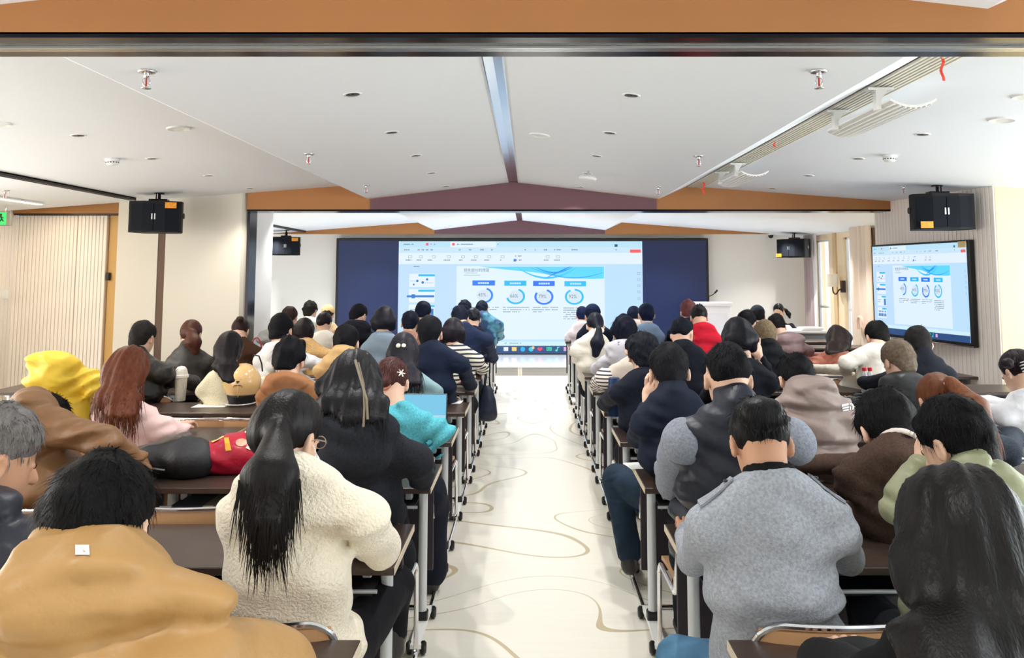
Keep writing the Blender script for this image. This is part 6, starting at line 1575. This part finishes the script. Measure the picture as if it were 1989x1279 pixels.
# bags on the desk of the third row
p = on_desk(330, 925)
t = thing('backpack', 'black fabric bag with grey flap lying on the desk', 'bag', (p.x, p.y, DZ))
def soft(name, prims, m, parent, h=0.011, amp=0.006, sd=3, cutz=None):
    g = Field()
    for a in prims: (g.rc if a[0] == 'rc' else g.el)(*a[1:])
    g.mods.append(lambda G, X, Y, Z: np.maximum(G - amp * wob(X, Y, Z, 34, sd) - amp * 0.9 * np.sin(X * 60 + Z * 70 + 3 * wob(X, Y, Z, 14, sd + 1)) * np.clip(0.4 + wob(X, Y, Z, 15, sd + 2), 0, 1), 0.001 - Z))
    V, Q = g.mesh(h); return link(name, np_mesh(name, relax(V, Q), Q, m), parent)
MBAG = mat('black_bag_fabric', (30, 30, 34), 0.6, bump=(60, 0.4, 0.006))
soft('bag_body', [('rc', (-0.08, 0, 0.075), (0.12, 0.0, 0.08), 0.085, 0.088, 0.05), ('el', (0.1, -0.01, 0.08), (0.09, 0.11, 0.088), None, 0.04)], MBAG, t)
soft('flap', [('rc', (-0.17, -0.02, 0.11), (0.03, -0.01, 0.165), 0.03, 0.022, 0.04, 1.0), ('rc', (-0.17, 0.06, 0.10), (0.05, 0.06, 0.165), 0.03, 0.024, 0.05)], mat('grey_bag_flap', (84, 74, 66), 0.5, bump=(50, 0.4, 0.006)), t, 0.009, 0.004)
MB().tube([(-0.19, -0.07, 0.075), (-0.08, -0.092, 0.06), (0.02, -0.1, 0.05)], 0.005, 6).build('zip', mat('dull_zip', (120, 120, 126), 0.4, 0.6), t, True)
p = on_desk(452, 918)
t = thing('gift_bag', 'crimson printed bag with a portrait, on desk left of cream fleece', 'bag', (p.x, p.y, DZ), 0.25)
MRED = mat('crimson_plastic', (178, 20, 52), 0.3, bump=(30, 0.4, 0.01))
soft('bag_body', [('rc', (-0.12, 0.0, 0.075), (0.14, 0.03, 0.11), 0.075, 0.085, 0.05), ('el', (0.02, 0.0, 0.08), (0.16, 0.1, 0.085), None, 0.04)], MRED, t, 0.011, 0.007, 9)
bagm = t.children[0].data
from mathutils.bvhtree import BVHTree
bv = BVHTree.FromPolygons([v.co for v in bagm.vertices], [tuple(q.vertices) for q in bagm.polygons])
def print_on(name, poly, rgb, lift=0.003):
    pts = []; n = len(poly)
    for i in range(n):
        for s in (0, 0.5):
            a = Vector(poly[i]) * (1 - s) + Vector(poly[(i + 1) % n]) * s
            h_ = bv.ray_cast(Vector((a.x, -0.4, a.y + 0.32)), Vector((0, 0.4, -0.32)).normalized())
            if h_[0] is None: return
            pts.append(h_[0] + h_[1] * lift)
    c = sum(pts, Vector()) / len(pts); h_ = bv.ray_cast(c + Vector((0, -0.2, 0.16)), Vector((0, 0.4, -0.32)).normalized())
    c = h_[0] + h_[1] * lift if h_[0] else c
    MB().add(pts + [c], [(i, (i + 1) % len(pts), len(pts)) for i in range(len(pts))]).build(name, mat(f'print_{rgb}', rgb, 0.35), t)
print_on('portrait_face', [(0.04 + 0.026 * math.cos(a * 0.7), 0.10 + 0.03 * math.sin(a * 0.7)) for a in range(9)], (214, 150, 116))
print_on('portrait_hair', [(0.06, 0.15), (0.11, 0.13), (0.12, 0.08), (0.09, 0.05), (0.075, 0.1)], (44, 28, 30), 0.004)
print_on('portrait_hand', [(0.06, 0.06), (0.08, 0.1), (0.10, 0.09), (0.08, 0.05)], (240, 214, 196), 0.0055)
print_on('gold_band', [(-0.04, 0.14), (-0.02, 0.14), (-0.0, 0.05), (-0.025, 0.05)], (224, 170, 50), 0.004)
print_on('gold_band', [(-0.10, 0.14), (-0.05, 0.17), (-0.04, 0.15), (-0.09, 0.12)], (228, 190, 110), 0.004)
print_on('white_lettering', [(0.05, 0.195), (0.12, 0.18), (0.12, 0.16), (0.05, 0.175)], (240, 226, 226), 0.004)
t = thing('book_pile', 'books and boxes on the shelf under the third left desk', 'books', (on_desk(420, 935).x, near(2) + 0.12, DZ - 0.1165))
for i, (x, w, h, c) in enumerate(((-0.16, 0.14, 0.03, (44, 50, 70)), (-0.02, 0.05, 0.035, (120, 116, 96)), (0.1, 0.12, 0.04, (176, 160, 120)))):
    MB().bbox((x, -0.1, 0), (x + w, 0.08, h), 0.003).build('box', mat(f'box_{c}', c, 0.5), t)
# red handbag between the seats at left
p = PD(491, 648, 8.3); t = thing('handbag', 'pink red handbag with upright loop handle, far left seats', 'bag', (p.x, 8.42, DZ))
soft('bag_body', [('rc', (-0.07, 0, 0.07), (0.07, 0, 0.07), 0.06, 0.06, 0.03), ('rc', (-0.06, 0, 0.14), (0.06, 0, 0.14), 0.03, 0.03, 0.03)], mat('pink_red_leather', (214, 70, 96), 0.4), t, 0.012, 0.003)
MB().tube([(0.055 * math.cos(a * math.pi / 10), 0, 0.15 + 0.13 * math.sin(a * math.pi / 10)) for a in range(11)], 0.007, 6).build('handle', mat('handle_red', (160, 50, 60), 0.4), t, True)
# papers, bottles and cups of the right block
paper(1140, 690, 0.28, 0.2, 0.1, 'white exam papers before the white padded coat', 3)
paper(1596, 728, 0.3, 0.21, 0.05, 'white papers on desk right of taupe puffer', 3)
paper(1258, 905, 0.21, 0.13, 0.2, 'white sheet under the grey felt sleeve', 2)
paper(870, 782, 0.2, 0.14, -0.1, 'white sheet on the desk right of the laptop', 2)
paper(948, 668, 0.2, 0.14, -0.1, 'white sheet at the front left aisle desk', 2)
p = PH(1522, 690, DZ); t = thing('paper_cup', 'tall white cup standing behind the black suit at right', 'cup', (p.x, p.y, DZ))
MB().lathe([(0.001, 0), (0.045, 0), (0.062, 0.21), (0.058, 0.21), (0.05, 0.2)], n=20).build('cup', mat('cup_white', (244, 240, 240), 0.5), t, True)
MB().lathe([(0.063, 0.205), (0.066, 0.212), (0.06, 0.222), (0.001, 0.224)], n=20).build('lid', M_WHITEP, t, True)
for i, u in enumerate((1679, 1690)):
    p = PH(u, 745, DZ); p.y = 6.45; p.x = PD(u, 724, 6.45).x; t = thing('water_bottle', ('left', 'right')[i] + ' one of two red capped water bottles beside cream sweatshirt', 'bottle', (p.x, p.y, DZ), 0, 'red capped bottles')
    MB().lathe([(0.001, 0), (0.026, 0), (0.028, 0.01), (0.028, 0.09), (0.025, 0.1), (0.028, 0.11), (0.026, 0.14), (0.014, 0.165), (0.013, 0.175)], n=16).build('bottle_body', mat('clear_plastic', (232, 236, 238), 0.1, trans=0.6), t, True)
    MB().lathe([(0.016, 0.172), (0.017, 0.175), (0.017, 0.198), (0.001, 0.2)], n=16).build('cap', mat('red_cap', (206, 28, 48), 0.4), t, True)
# dark coats hung over the aisle chairs
t = thing('hung_bag', 'dark bag hanging from an aisle desk in the left block', 'bag', (PD(946, 780, 7.75).x, 7.75, 0.26))
soft('bag_body', [('rc', (0, 0, 0.12), (0.0, 0, 0.28), 0.10, 0.06, 0.04), ('rc', (-0.03, 0, 0.06), (0.05, 0, 0.06), 0.06, 0.05, 0.04)], mat('navy_bag', (26, 36, 58), 0.6), t, 0.015, 0.005)
MB().tube([(-0.03, 0, 0.32), (-0.02, 0, 0.42), (0.02, 0, 0.42), (0.03, 0, 0.32)], 0.008, 6).build('strap', M_BLACK, t, True)
p = PD(1186, 740, 5.35); t = thing('vacuum_flask', 'upright dark blue flask at the aisle end of a right desk', 'flask', (p.x + 0.03, 5.42, DZ))
MB().lathe([(0.001, 0), (0.042, 0), (0.043, 0.01), (0.043, 0.19), (0.038, 0.2), (0.038, 0.245), (0.034, 0.25), (0.001, 0.25)], n=20).build('flask_body', mat('dark_blue_metal', (26, 48, 84), 0.35, 0.5), t, True)
